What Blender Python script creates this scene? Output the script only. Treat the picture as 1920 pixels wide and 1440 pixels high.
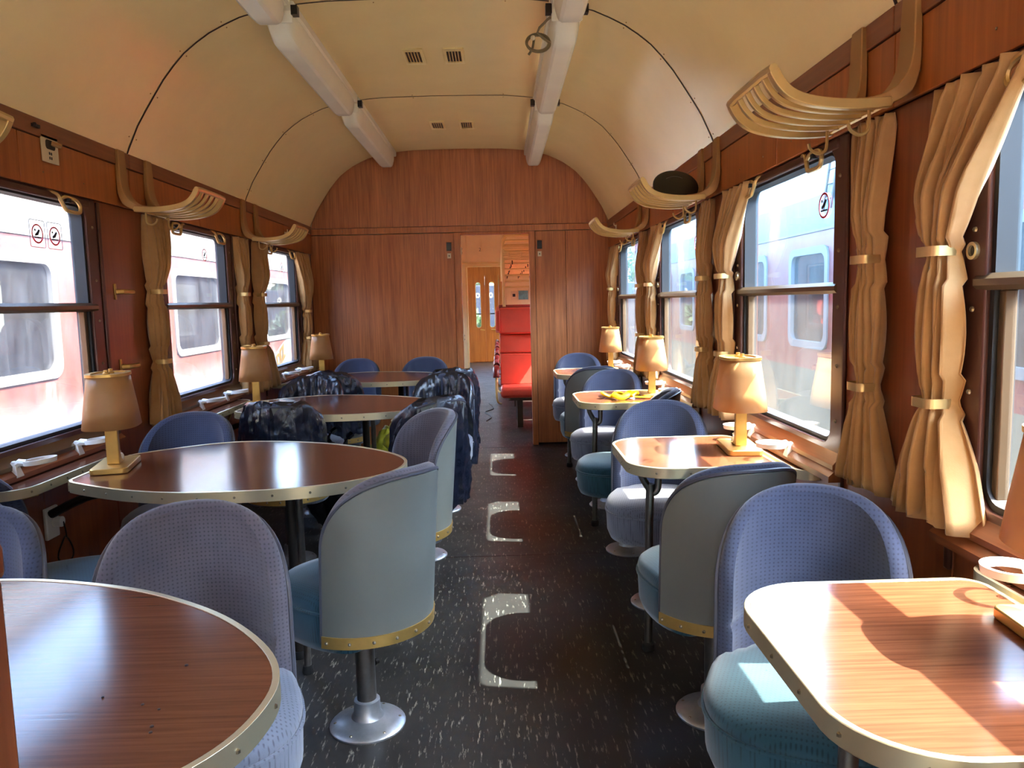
import bpy, bmesh, math, random
from mathutils import Vector, Matrix, noise
random.seed(7)
for o in list(bpy.data.objects): bpy.data.objects.remove(o, do_unlink=True)
SC = bpy.context.scene
COL = SC.collection
PI = math.pi

# ------------------------------------------------------------------ camera
cam_d = bpy.data.cameras.new('camera'); cam = bpy.data.objects.new('camera', cam_d); COL.objects.link(cam)
cam_d.sensor_width = 36.0; cam_d.lens = 27.0; cam_d.clip_start = 0.02; cam_d.clip_end = 300
CAM_H = 1.34; YAW = 0.0147; PITCH = 0.10692; ROLL = -0.024
_f = Vector((math.sin(YAW)*math.cos(PITCH), math.cos(YAW)*math.cos(PITCH), -math.sin(PITCH)))
_r0 = Vector((math.cos(YAW), -math.sin(YAW), 0)); _u0 = _r0.cross(_f)
_r = _r0*math.cos(ROLL) + _u0*math.sin(ROLL); _u = _u0*math.cos(ROLL) - _r0*math.sin(ROLL)
cam.matrix_world = Matrix(((_r.x, _u.x, -_f.x, 0), (_r.y, _u.y, -_f.y, 0), (_r.z, _u.z, -_f.z, CAM_H), (0, 0, 0, 1)))
SC.camera = cam

# ------------------------------------------------------------------ world, sun, exposure
SUN_DIR = Vector((-0.675, 0.115, -1.0)).normalized()
w = bpy.data.worlds.new('World'); SC.world = w; w.use_nodes = True
wn = w.node_tree; bg = wn.nodes['Background']
sky = wn.nodes.new('ShaderNodeTexSky'); sky.sky_type = 'NISHITA'; sky.sun_disc = False
sky.sun_elevation = math.asin(-SUN_DIR.z); sky.sun_rotation = math.atan2(-SUN_DIR.x, -SUN_DIR.y)
sky.dust_density = 2.0; sky.air_density = 1.0
wn.links.new(sky.outputs[0], bg.inputs[0]); bg.inputs[1].default_value = 0.75
sd = bpy.data.lights.new('sun', 'SUN'); sd.energy = 5.0; sd.angle = 0.009; sd.color = (1.0, 0.93, 0.82)
sun = bpy.data.objects.new('sun', sd); COL.objects.link(sun)
sun.rotation_euler = SUN_DIR.to_track_quat('-Z', 'Y').to_euler(); sun.location = (5, -1, 8)
vs = SC.view_settings; vs.view_transform = 'Standard'; vs.look = 'None'; vs.gamma = 1.0; vs.use_curve_mapping = False
vs.exposure = 3.85

# ------------------------------------------------------------------ constants
XL, XR = -1.71, 1.04
X0 = (XL+XR)/2
YB, YD, YE = -8.3, -1.65, 7.1              # rear end, start of the veneered bays, end wall
PER = 1.645
YC = [1.165+PER*i for i in range(-1, 4)]
YREAR = [1.165-PER*i for i in (5, 4, 3, 2)]  # window centres of the added rear bays, unseen, for extra daylight
JOINT = [y+PER/2 for y in YC[:-1]]       # piers between windows
ZC = 2.045

# ------------------------------------------------------------------ materials
def srgb(r, g, b):
    f = lambda c: (c/255/12.92) if c/255 <= .04045 else ((c/255+.055)/1.055)**2.4
    return (f(r), f(g), f(b), 1)
def newmat(name):
    m = bpy.data.materials.new(name); m.use_nodes = True
    return m, m.node_tree, m.node_tree.nodes['Principled BSDF']
def setp(b, **k):
    N = {'color': 'Base Color', 'rough': 'Roughness', 'metal': 'Metallic', 'spec': 'Specular IOR Level', 'coat': 'Coat Weight',
         'coatr': 'Coat Roughness', 'sheen': 'Sheen Weight', 'trans': 'Transmission Weight', 'ior': 'IOR', 'aniso': 'Anisotropic'}
    for a, v in k.items(): b.inputs[N[a]].default_value = v
def mapped(nt, scale, coord='Object'):
    tc = nt.nodes.new('ShaderNodeTexCoord'); mp = nt.nodes.new('ShaderNodeMapping')
    mp.inputs['Scale'].default_value = scale
    nt.links.new(tc.outputs[coord], mp.inputs[0]); return mp.outputs[0]
def noise_tex(nt, vec, scale, detail=4, rough=.6, dist=0):
    n = nt.nodes.new('ShaderNodeTexNoise'); n.inputs['Scale'].default_value = scale
    n.inputs['Detail'].default_value = detail; n.inputs['Roughness'].default_value = rough
    n.inputs['Distortion'].default_value = dist
    nt.links.new(vec, n.inputs['Vector']); return n.outputs['Fac']
def ramp(nt, fac, stops):
    r = nt.nodes.new('ShaderNodeValToRGB'); e = r.color_ramp.elements
    while len(e) < len(stops): e.new(.5)
    for el, (p, c) in zip(e, stops): el.position = p; el.color = c
    nt.links.new(fac, r.inputs[0]); return r.outputs[0]
def bump(nt, b, fac, strength, dist=.002):
    bn = nt.nodes.new('ShaderNodeBump'); bn.inputs['Strength'].default_value = strength; bn.inputs['Distance'].default_value = dist
    nt.links.new(fac, bn.inputs['Height']); nt.links.new(bn.outputs[0], b.inputs['Normal'])
def mixc(nt, fac, a, bb):
    m = nt.nodes.new('ShaderNodeMix'); m.data_type = 'RGBA'
    if hasattr(fac, 'links'): nt.links.new(fac, m.inputs[0])
    else: m.inputs[0].default_value = fac
    for s, v in ((6, a), (7, bb)):
        if hasattr(v, 'links'): nt.links.new(v, m.inputs[s])
        else: m.inputs[s].default_value = v
    return m.outputs[2]
def plain(name, col, rough=.5, metal=0, var=0.12, vscale=6, bmp=0, bscale=200, **k):
    m, nt, b = newmat(name); setp(b, rough=rough, metal=metal, **k)
    v = mapped(nt, (1, 1, 1)); n = noise_tex(nt, v, vscale, 5)
    d = tuple(c*(1-var) for c in col[:3])+(1,); l = tuple(min(1, c*(1+var)) for c in col[:3])+(1,)
    nt.links.new(ramp(nt, n, [(.3, d), (.7, l)]), b.inputs['Base Color'])
    if bmp: bump(nt, b, noise_tex(nt, v, bscale, 3), bmp)
    return m
def wood(name, dark, light, axis, rough=.35, fine=90, coat=.0, spec=.5, contrast=.5, big=.42):
    m, nt, b = newmat(name); setp(b, rough=rough, coat=coat, coatr=.12, spec=spec)
    s = [1, 1, 1]; s[axis] = .035
    v = mapped(nt, tuple(s)); n1 = noise_tex(nt, v, fine, 6, .65)
    s2 = [1, 1, 1]; s2[axis] = .06
    n2 = noise_tex(nt, mapped(nt, tuple(s2)), 14, 4, .6, .6)
    c1 = ramp(nt, n1, [(.5-contrast*.32, dark), (.5+contrast*.32, light)])
    mid = tuple((a+bb)/2 for a, bb in zip(dark, light))
    c2 = ramp(nt, n2, [(.3, dark), (.7, light)])
    nt.links.new(mixc(nt, big, c1, c2), b.inputs['Base Color'])
    bump(nt, b, n1, .08, .001)
    return m
M = {}
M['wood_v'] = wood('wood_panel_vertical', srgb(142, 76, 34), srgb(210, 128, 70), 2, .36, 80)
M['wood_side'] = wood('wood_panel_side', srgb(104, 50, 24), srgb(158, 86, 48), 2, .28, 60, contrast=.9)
M['wood_h'] = wood('wood_pelmet', srgb(130, 66, 24), srgb(184, 104, 46), 2, .34, 60, contrast=.8)
M['wood_y'] = wood('wood_moulding', srgb(104, 56, 30), srgb(152, 90, 54), 1, .3, 60, contrast=.8)
M['table'] = wood('table_laminate', srgb(78, 42, 28), srgb(116, 70, 47), 0, .15, 110, contrast=.7, spec=.2, big=.2)
M['pale_bounce'] = plain('pale_rear_bounce', srgb(240, 236, 224), .5, var=.03)  # near-white surfaces of the added rear, bouncing light forward
M['gap'] = plain('dark_joint', srgb(48, 24, 14), .7)
M['ceil'] = plain('cream_ceiling_paint', srgb(246, 222, 162), .25, var=.03, vscale=3)
M['brass'] = plain('brushed_brass', srgb(206, 168, 96), .36, .75, var=.08, vscale=20)
M['gold'] = plain('champagne_anodised_rack', srgb(208, 178, 118), .33, .7, var=.06)
M['bracket'] = plain('bronze_bracket', srgb(164, 120, 70), .42, .4, var=.06)
M['alu'] = plain('pale_metal_edging', srgb(218, 204, 166), .32, .8, var=.05)
M['steel'] = plain('worn_steel_tube', srgb(120, 116, 110), .3, .9, var=.15, vscale=25)
M['pedestal'] = plain('dull_cast_pedestal', srgb(176, 178, 180), .38, .85, var=.15, vscale=18)
M['darksteel'] = plain('dark_steel', srgb(52, 46, 42), .4, .6)
M['rubber'] = plain('black_rubber', srgb(22, 21, 21), .6)
M['rivet'] = plain('rivet_steel', srgb(150, 140, 120), .3, .9)
M['frame'] = plain('brown_window_frame', srgb(84, 50, 40), .3, .25, var=.06)
M['framerail'] = plain('bronze_window_rail', srgb(112, 92, 70), .28, .6, var=.06)
M['white'] = plain('white_plastic', srgb(226, 224, 216), .3, var=.03)
M['tube_white'] = plain('milky_light_cover', srgb(244, 240, 220), .25, var=.03, spec=.6)
M['cord'] = plain('grey_cable', srgb(120, 104, 70), .5)
M['blackp'] = plain('black_plastic', srgb(18, 17, 17), .35)
M['paper'] = plain('ivory_label', srgb(214, 196, 160), .5, var=.04)
M['yellow'] = plain('yellow_ribbon', srgb(250, 214, 8), .5, var=.08)
M['ybag'] = plain('yellow_green_bag', srgb(206, 200, 60), .38, var=.15, vscale=9)
M['vinyl'] = plain('grey_vinyl_shell', srgb(104, 105, 97), .42, var=.05, vscale=5, bmp=.1, bscale=500)
M['piping'] = plain('dark_piping', srgb(70, 70, 78), .5)
M['cream'] = plain('cream_paint', srgb(226, 208, 160), .45, var=.04)
M['creamrack'] = plain('cream_rack_paint', srgb(226, 204, 140), .4, var=.06)
M['redv'] = plain('red_vinyl', srgb(208, 78, 64), .36, var=.08, vscale=5)
M['redd'] = plain('dark_red_vinyl', srgb(120, 26, 22), .4, var=.08)
M['orange'] = wood('orange_varnished_door', srgb(150, 78, 26), srgb(196, 120, 52), 2, .3, 60)
M['redprint'] = plain('red_print', srgb(206, 30, 34), .5, var=.02)
M['blackprint'] = plain('black_print', srgb(30, 30, 34), .5, var=.02)
M['greyprint'] = plain('grey_print', srgb(120, 120, 120), .5, var=.02)

def fabric(name, dark, light, dots=True, rough=.85, plane='xz'):
    m, nt, b = newmat(name); setp(b, rough=rough, sheen=.35, spec=.25)
    v = mapped(nt, (1, 1, 1)); n = noise_tex(nt, v, 5, 5, .6); n2 = noise_tex(nt, v, 420, 2)
    c = ramp(nt, n, [(.3, dark), (.7, light)])
    vo = nt.nodes.new('ShaderNodeTexVoronoi'); vo.inputs['Scale'].default_value = 105; vo.inputs['Randomness'].default_value = .12
    sx = nt.nodes.new('ShaderNodeSeparateXYZ'); cx = nt.nodes.new('ShaderNodeCombineXYZ'); nt.links.new(v, sx.inputs[0]); vo.voronoi_dimensions = '2D'
    nt.links.new(sx.outputs[0], cx.inputs[0]); nt.links.new(sx.outputs[2 if plane == 'xz' else 1], cx.inputs[1]); nt.links.new(cx.outputs[0], vo.inputs['Vector'])
    dd = ramp(nt, vo.outputs['Distance'], [(.12, (.55, .55, .55, 1)), (.3, (1, 1, 1, 1))])
    mm = nt.nodes.new('ShaderNodeMix'); mm.data_type = 'RGBA'; mm.blend_type = 'MULTIPLY'; mm.inputs[0].default_value = 1 if dots else 0
    nt.links.new(c, mm.inputs[6]); nt.links.new(dd, mm.inputs[7]); nt.links.new(mm.outputs[2], b.inputs['Base Color'])
    bump(nt, b, n2, .25, .001)
    return m
M['fab_back'] = fabric('slate_blue_moquette', srgb(53, 61, 83), srgb(71, 78, 101))
M['fab_back_l'] = fabric('mauve_grey_moquette', srgb(75, 71, 80), srgb(99, 93, 101))
M['fab_seat'] = fabric('blue_grey_seat_moquette', srgb(88, 93, 106), srgb(112, 115, 126), plane='xy')
M['fab_teal'] = fabric('teal_seat_moquette', srgb(25, 60, 72), srgb(43, 82, 94), plane='xy')
M['curtain'] = fabric('tan_curtain_cloth', srgb(172, 128, 74), srgb(200, 156, 104), False, .8)

def shade_mat():
    m, nt, b = newmat('tan_parchment_shade'); out = nt.nodes['Material Output']
    setp(b, rough=.35, spec=.5, color=srgb(190, 146, 92))
    tr = nt.nodes.new('ShaderNodeBsdfTranslucent'); tr.inputs[0].default_value = srgb(222, 170, 90)
    mx = nt.nodes.new('ShaderNodeMixShader'); mx.inputs[0].default_value = .3
    v = mapped(nt, (1, 1, 1)); n = noise_tex(nt, v, 8, 3)
    nt.links.new(ramp(nt, n, [(.3, srgb(190, 144, 90)), (.7, srgb(208, 164, 110))]), b.inputs['Base Color'])
    nt.links.new(b.outputs[0], mx.inputs[1]); nt.links.new(tr.outputs[0], mx.inputs[2]); nt.links.new(mx.outputs[0], out.inputs[0])
    return m
M['shade'] = shade_mat()

def glass_mat(name, dust_lo, dust_hi, tint, scale=(1, 1, .35), dustcol=(.86, .9, .95, 1)):
    m, nt, b = newmat(name); out = nt.nodes['Material Output']; nt.nodes.remove(b)
    tp = nt.nodes.new('ShaderNodeBsdfTransparent'); tp.inputs[0].default_value = tint
    gl = nt.nodes.new('ShaderNodeBsdfGlossy'); gl.inputs['Roughness'].default_value = .02
    fr = nt.nodes.new('ShaderNodeFresnel'); geo = nt.nodes.new('ShaderNodeNewGeometry'); io = nt.nodes.new('ShaderNodeMapRange'); io.inputs[3].default_value = 1.45; io.inputs[4].default_value = 1/1.45
    nt.links.new(geo.outputs['Backfacing'], io.inputs[0]); nt.links.new(io.outputs[0], fr.inputs[0])
    m1 = nt.nodes.new('ShaderNodeMixShader'); nt.links.new(fr.outputs[0], m1.inputs[0])
    nt.links.new(tp.outputs[0], m1.inputs[1]); nt.links.new(gl.outputs[0], m1.inputs[2])
    df = nt.nodes.new('ShaderNodeBsdfDiffuse'); df.inputs[0].default_value = dustcol
    tl = nt.nodes.new('ShaderNodeBsdfTranslucent'); tl.inputs[0].default_value = dustcol
    md = nt.nodes.new('ShaderNodeMixShader'); md.inputs[0].default_value = .5
    nt.links.new(df.outputs[0], md.inputs[1]); nt.links.new(tl.outputs[0], md.inputs[2])
    v = mapped(nt, scale); n = noise_tex(nt, v, 7, 6, .65, .4)
    mr = nt.nodes.new('ShaderNodeMapRange'); mr.inputs[1].default_value = .3; mr.inputs[2].default_value = .72
    mr.inputs[3].default_value = dust_lo; mr.inputs[4].default_value = dust_hi; nt.links.new(n, mr.inputs[0])
    m2 = nt.nodes.new('ShaderNodeMixShader'); nt.links.new(mr.outputs[0], m2.inputs[0])
    nt.links.new(m1.outputs[0], m2.inputs[1]); nt.links.new(md.outputs[0], m2.inputs[2])
    nt.links.new(m2.outputs[0], out.inputs[0]); return m
M['glass_l'] = glass_mat('clear_old_glass', .01, .06, (.71, .72, .73, 1))
M['glass_r_up'] = glass_mat('blue_haze_dusty_glass', .010, .024, (.80, .89, .94, 1), dustcol=(.28, .60, .88, 1))  # dust tinted blue to paint the backlit haze of the upper panes
M['glass_r_lo'] = glass_mat('dusty_glass', .006, .022, (.83, .85, .84, 1), dustcol=(.80, .86, .84, 1))
M['glass_far'] = glass_mat('clear_door_glass', 0, .03, (.98, .98, .98, 1))
M['glass_door'] = glass_mat('dimming_tint_door_glass', 0, .02, (.55, .57, .58, 1))  # even grey tint holds down the bright view outside the doors
M['glass_dark'] = glass_mat('grimy_coach_glass', .01, .05, (.6, .64, .66, 1))

def floor_mat():
    m, nt, b = newmat('dark_streaked_linoleum'); setp(b, rough=.42, spec=.35)
    v = mapped(nt, (1, .15, 1)); n = noise_tex(nt, v, 78, 4, .65)
    v2 = mapped(nt, (1, 1, 1)); n2 = noise_tex(nt, v2, 1.6, 5)
    base = ramp(nt, n2, [(.3, srgb(32, 30, 28)), (.7, srgb(50, 46, 42))])
    fl = ramp(nt, n, [(.58, (0, 0, 0, 1)), (.68, (1, 1, 1, 1))])
    nt.links.new(mixc(nt, fl, base, srgb(138, 132, 118)), b.inputs['Base Color'])
    n3 = noise_tex(nt, v2, 5, 4)
    mr = nt.nodes.new('ShaderNodeMapRange'); mr.inputs[3].default_value = .3; mr.inputs[4].default_value = .52
    nt.links.new(n3, mr.inputs[0]); nt.links.new(mr.outputs[0], b.inputs['Roughness'])
    return m
M['floor'] = floor_mat()
def bag_mat():
    m, nt, b = newmat('black_bin_bag'); setp(b, rough=.2, spec=.7, color=srgb(24, 28, 40))
    v = mapped(nt, (1, 1, .5)); bump(nt, b, noise_tex(nt, v, 22, 5, .7, 1.0), .6, .01); return m
M['bag'] = bag_mat()
def coach_paint(name, z_split, top, mid, low, rust, scale=1.0):
    m, nt, b = newmat(name); setp(b, rough=.6)
    v = mapped(nt, (1, 1, .22)); n = noise_tex(nt, v, 2.2*scale, 8, .72, .5); v2 = mapped(nt, (1, 1, 1)); n2 = noise_tex(nt, v2, 1.3*scale, 8, .7, .8)
    midc = ramp(nt, n, [(.34, rust), (.56, mid), (.72, low)])
    lowc = ramp(nt, n2, [(.3, mid), (.44, low), (.62, low), (.74, srgb(84, 92, 116)), (.8, low)])
    tc = nt.nodes.new('ShaderNodeTexCoord'); sp = nt.nodes.new('ShaderNodeSeparateXYZ'); nt.links.new(tc.outputs['Object'], sp.inputs[0])
    ad = nt.nodes.new('ShaderNodeMath'); ad.operation = 'MULTIPLY_ADD'; ad.inputs[1].default_value = .5; nt.links.new(n2, ad.inputs[0]); nt.links.new(sp.outputs[2], ad.inputs[2])
    f = nt.nodes.new('ShaderNodeMapRange'); f.inputs[1].default_value = z_split+.1; f.inputs[2].default_value = z_split+.42; nt.links.new(ad.outputs[0], f.inputs[0])
    nt.links.new(mixc(nt, f.outputs[0], lowc, midc), b.inputs['Base Color']); return m
M['coach_l'] = coach_paint('rusty_red_coach_paint', 1.80, None, srgb(116, 60, 48), srgb(118, 110, 106), srgb(80, 36, 26))
M['coach_l_top'] = plain('weathered_white_coach_paint', srgb(104, 101, 94), .7, var=.1, vscale=4)
M['coach_r'] = plain('red_coach_paint', srgb(88, 16, 20), .45, var=.1, vscale=3)
M['coach_r_low'] = plain('beige_coach_skirt', srgb(78, 76, 62), .6, var=.08, vscale=3)
M['coach_r_top'] = plain('pale_blue_coach_paint', srgb(34, 60, 76), .5, var=.08, vscale=3)
M['roof_pale'] = plain('pale_roof_sheet', srgb(84, 88, 92), .6, var=.08, vscale=3)
M['gravel'] = plain('track_ballast', srgb(184, 174, 152), .9, var=.2, vscale=40)
M['leaf'] = plain('green_foliage', srgb(44, 68, 16), .6, var=.4, vscale=5)
M['bark'] = plain('brown_bark', srgb(84, 66, 48), .9)
M['wagon'] = plain('dark_blue_wagon', srgb(28, 32, 46), .6)
M['graf_w'] = plain('white_cyan_spray_paint', srgb(84, 98, 100), .6, var=.08, vscale=6)
M['graf_y'] = plain('yellow_spray_paint', srgb(112, 74, 4), .6, var=.05)
M['picture'] = plain('teal_print', srgb(96, 160, 172), .4, var=.4, vscale=14)

# ------------------------------------------------------------------ mesh builder
class MB:
    def __init__(s): s.v = []; s.f = []
    def add(s, vs, fs):
        n = len(s.v); s.v += [tuple(p) for p in vs]; s.f += [tuple(i+n for i in f) for f in fs]; return s
    def box(s, x0, x1, y0, y1, z0, z1):
        return s.add([(x0, y0, z0), (x1, y0, z0), (x1, y1, z0), (x0, y1, z0), (x0, y0, z1), (x1, y0, z1), (x1, y1, z1), (x0, y1, z1)],
                     [(0, 3, 2, 1), (4, 5, 6, 7), (0, 1, 5, 4), (1, 2, 6, 5), (2, 3, 7, 6), (3, 0, 4, 7)])
    def loft(s, rings, cap0=True, cap1=True, closed=True):
        n = len(rings[0]); vs = [p for r in rings for p in r]; fs = []
        for i in range(len(rings)-1):
            for j in range(n if closed else n-1):
                k = (j+1) % n; fs.append((i*n+j, i*n+k, (i+1)*n+k, (i+1)*n+j))
        if cap0: fs.append(tuple(range(n-1, -1, -1)))
        if cap1: fs.append(tuple((len(rings)-1)*n+j for j in range(n)))
        return s.add(vs, fs)
    def tube(s, pts, r, n=8, closed=False, flat=1.0):
        pts = [Vector(p) for p in pts]; m = len(pts); rr = r if isinstance(r, (list, tuple)) else [r]*m
        T = []
        for i in range(m):
            a = pts[(i-1) % m] if (closed or i > 0) else pts[i]; b = pts[(i+1) % m] if (closed or i < m-1) else pts[i]
            d = (b-a); T.append(d.normalized() if d.length > 1e-9 else Vector((0, 0, 1)))
        ref = Vector((0, 0, 1)) if abs(T[0].z) < .9 else Vector((1, 0, 0))
        N = (ref - T[0]*ref.dot(T[0])).normalized(); rings = []
        for i in range(m):
            if i: 
                N = N - T[i]*N.dot(T[i]); N = N.normalized() if N.length > 1e-6 else T[i].orthogonal().normalized()
            B = T[i].cross(N)
            rings.append([tuple(pts[i] + (N*math.cos(2*PI*k/n)*flat + B*math.sin(2*PI*k/n))*rr[i]) for k in range(n)])
        if closed: rings.append(rings[0]); return s.loft(rings, False, False)
        return s.loft(rings)
    def cyl(s, p0, p1, r, n=16): return s.tube([p0, p1], r, n)
    def lathe(s, prof, n=24, c=(0, 0, 0)):
        return s.loft([[(c[0]+r*math.cos(2*PI*k/n), c[1]+r*math.sin(2*PI*k/n), c[2]+z) for k in range(n)] for r, z in prof])
    def ball(s, c, r, n=8, sz=1.0):
        pr = [(max(r*math.sin(PI*i/(n//2)), 1e-4), -r*sz*math.cos(PI*i/(n//2))) for i in range(n//2+1)]
        return s.lathe(pr, n, c)
    def prism(s, pts, m0, m1):                       # outline mapped by two functions (a,b)->xyz
        return s.loft([[m0(*p) for p in pts], [m1(*p) for p in pts]])
    def ring(s, outer, inner, m0, m1):               # frame between two outlines with equal counts
        n = len(outer); A = [m0(*p) for p in outer]; B = [m0(*p) for p in inner]; C = [m1(*p) for p in inner]; D = [m1(*p) for p in outer]
        fs = []
        for L in range(4):
            for j in range(n):
                k = (j+1) % n; a = L*n; b = ((L+1) % 4)*n; fs.append((a+j, a+k, b+k, b+j))
        return s.add(A+B+C+D, fs)
    def build(s, name, mat, parent=None, smooth=40, loc=None, bevel=0):
        me = bpy.data.meshes.new(name); me.from_pydata(s.v, [], s.f)
        bm = bmesh.new(); bm.from_mesh(me); bmesh.ops.recalc_face_normals(bm, faces=bm.faces); bm.to_mesh(me); bm.free()
        if smooth:
            me.polygons.foreach_set('use_smooth', [True]*len(me.polygons)); me.set_sharp_from_angle(angle=math.radians(smooth))
        me.materials.append(M[mat] if isinstance(mat, str) else mat); me.update()
        o = bpy.data.objects.new(name, me); COL.objects.link(o)
        if parent: o.parent = parent
        if loc: o.location = loc
        if bevel:
            bv = o.modifiers.new('bevel', 'BEVEL'); bv.width = bevel; bv.segments = 2; bv.limit_method = 'ANGLE'
        return o
def tag(o, label, cat=None, group=None):
    o['label'] = label
    if cat: o['category'] = cat
    if group: o['group'] = group
    return o
def struct(o, label=None):
    o['kind'] = 'structure'
    if label: o['label'] = label
    return o
def empty(name, loc=(0, 0, 0), rz=0):
    o = bpy.data.objects.new(name, None); o.empty_display_size = .1; COL.objects.link(o)
    o.location = loc; o.rotation_euler = (0, 0, rz); return o
def dup(o, loc=None, rz=None, parent=None):
    c = o.copy(); COL.objects.link(c); c.parent = parent
    if loc is not None: c.location = loc
    if rz is not None: c.rotation_euler = (0, 0, rz)
    for ch in list(o.children): dup(ch, parent=c)
    return c
def rrect(x0, x1, y0, y1, r, n=6):
    rs = r if isinstance(r, (list, tuple)) else [r]*4
    out = []
    for (cx, cy, a0, rr) in ((x1, y1, 0, rs[0]), (x0, y1, 90, rs[1]), (x0, y0, 180, rs[2]), (x1, y0, 270, rs[3])):
        sx = -1 if cx == x1 else 1; sy = -1 if cy == y1 else 1
        for k in range(n+1):
            a = math.radians(a0+90*k/n); out.append((cx+sx*rr+rr*math.cos(a), cy+sy*rr+rr*math.sin(a)))
    return out
def spline(pts, per=6, closed=True):
    out = []; n = len(pts)
    for i in range(n if closed else n-1):
        p0, p1, p2, p3 = [Vector(pts[(i+k) % n] if closed else pts[min(max(i+k, 0), n-1)]) for k in (-1, 0, 1, 2)]
        for k in range(per):
            t = k/per
            out.append(tuple(.5*((2*p1)+(p2-p0)*t+(2*p0-5*p1+4*p2-p3)*t*t+(3*p1-p0-3*p2+p3)*t**3)))
    if not closed: out.append(tuple(pts[-1]))
    return out
def inset2(pts, d):
    n = len(pts); area = sum(pts[i][0]*pts[(i+1) % n][1]-pts[(i+1) % n][0]*pts[i][1] for i in range(n)); sg = 1 if area > 0 else -1
    out = []
    for i in range(n):
        a = Vector(pts[i-1]); b = Vector(pts[(i+1) % n]); t = (b-a)
        t = t.normalized() if t.length > 1e-9 else Vector((1, 0))
        out.append((pts[i][0]-sg*t.y*d, pts[i][1]+sg*t.x*d))
    return out
def WX(side, d): return XR-d if side > 0 else XL+d
def wmap(side, d): return lambda y, z: (WX(side, d), y, z)
def wbox(mb, side, d0, d1, y0, y1, z0, z1):
    a, b = sorted((WX(side, d0), WX(side, d1))); return mb.box(a, b, y0, y1, z0, z1)
SIDE = {1: 'right', -1: 'left'}
ORD = {4: 'first', 3: 'second', 2: 'third', 1: 'fourth', 0: 'fifth'}      # counted from the wooden end wall

# ------------------------------------------------------------------ saloon shell
YF = 17.2                                              # far vestibule door
def prof(d):                                          # ceiling height over distance from centre line
    P = [(0, 2.712), (.4, 2.706), (.62, 2.69), (.8, 2.645), (.95, 2.575), (1.06, 2.495), (1.16, 2.38), (1.25, 2.24), (1.32, 2.11), (1.35, 2.045)]
    d = abs(d)
    for (a, za), (b, zb) in zip(P, P[1:]):
        if d <= b: return za+(zb-za)*(d-a)/(b-a)
    return P[-1][1]
PD = [-1.35, -1.335, -1.315, -1.29, -1.25, -1.205, -1.16, -1.11, -1.06, -1.0, -.94, -.87, -.8, -.71, -.62, -.5, -.4, -.2, 0]
PD = PD+[-x for x in PD[-2::-1]]
def smoothprof():
    z = [prof(d) for d in PD]
    for _ in range(2): z = [z[0]]+[(z[i-1]+2*z[i]+z[i+1])/4 for i in range(1, len(z)-1)]+[z[-1]]
    return z
PZ = smoothprof()
floor = struct(MB().box(XL-.07, XR+.07, YB-.05, YF+.3, -.08, 0).build('floor', 'floor'), 'dark streaked linoleum floor')
b = MB()
for y in (.6, 3.955, 7.0, 9.8): b.box(XL+.02, XR-.02, y, y+.004, 0, .0006)
b.build('floor_seam', 'gap', floor)
# ceiling: dark shell, then one cream panel per bay
sh = [[(X0+d*1.03, y, z+.03) for d, z in zip(PD, PZ)] for y in (YB-.05, YF+.3)]
mbx = MB().loft(sh, False, False, closed=False)
ceil = struct(mbx.build('ceiling', 'gap'), 'cream barrel ceiling of curved panels')
edges = [YD]+JOINT+[YE-.03]
for a, c in zip(edges, edges[1:]):
    rings = [[(X0+d, y, z) for d, z in zip(PD, PZ)]+[(X0+d*1.004, y, z+.008) for d, z in zip(PD[::-1], PZ[::-1])] for y in (a+.005, c-.005)]
    MB().loft(rings).build('ceiling_panel', 'ceil', ceil)
for J in JOINT:
    rings = [[(X0+d*.9985, y, z-.0012) for d, z in zip(PD, PZ)] for y in (J-.006, J+.006)]
    MB().loft(rings, False, False, closed=False).build('joint_strip', 'gap', ceil)
sc = MB()
for J in JOINT:
    for d, z in list(zip(PD, PZ))[2::3]:
        for s in (-.035, .035): sc.ball((X0+d, J+s, z-.001), .0035, 6)
sc.build('panel_screws', 'bracket', ceil)['kind'] = 'stuff'
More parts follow.
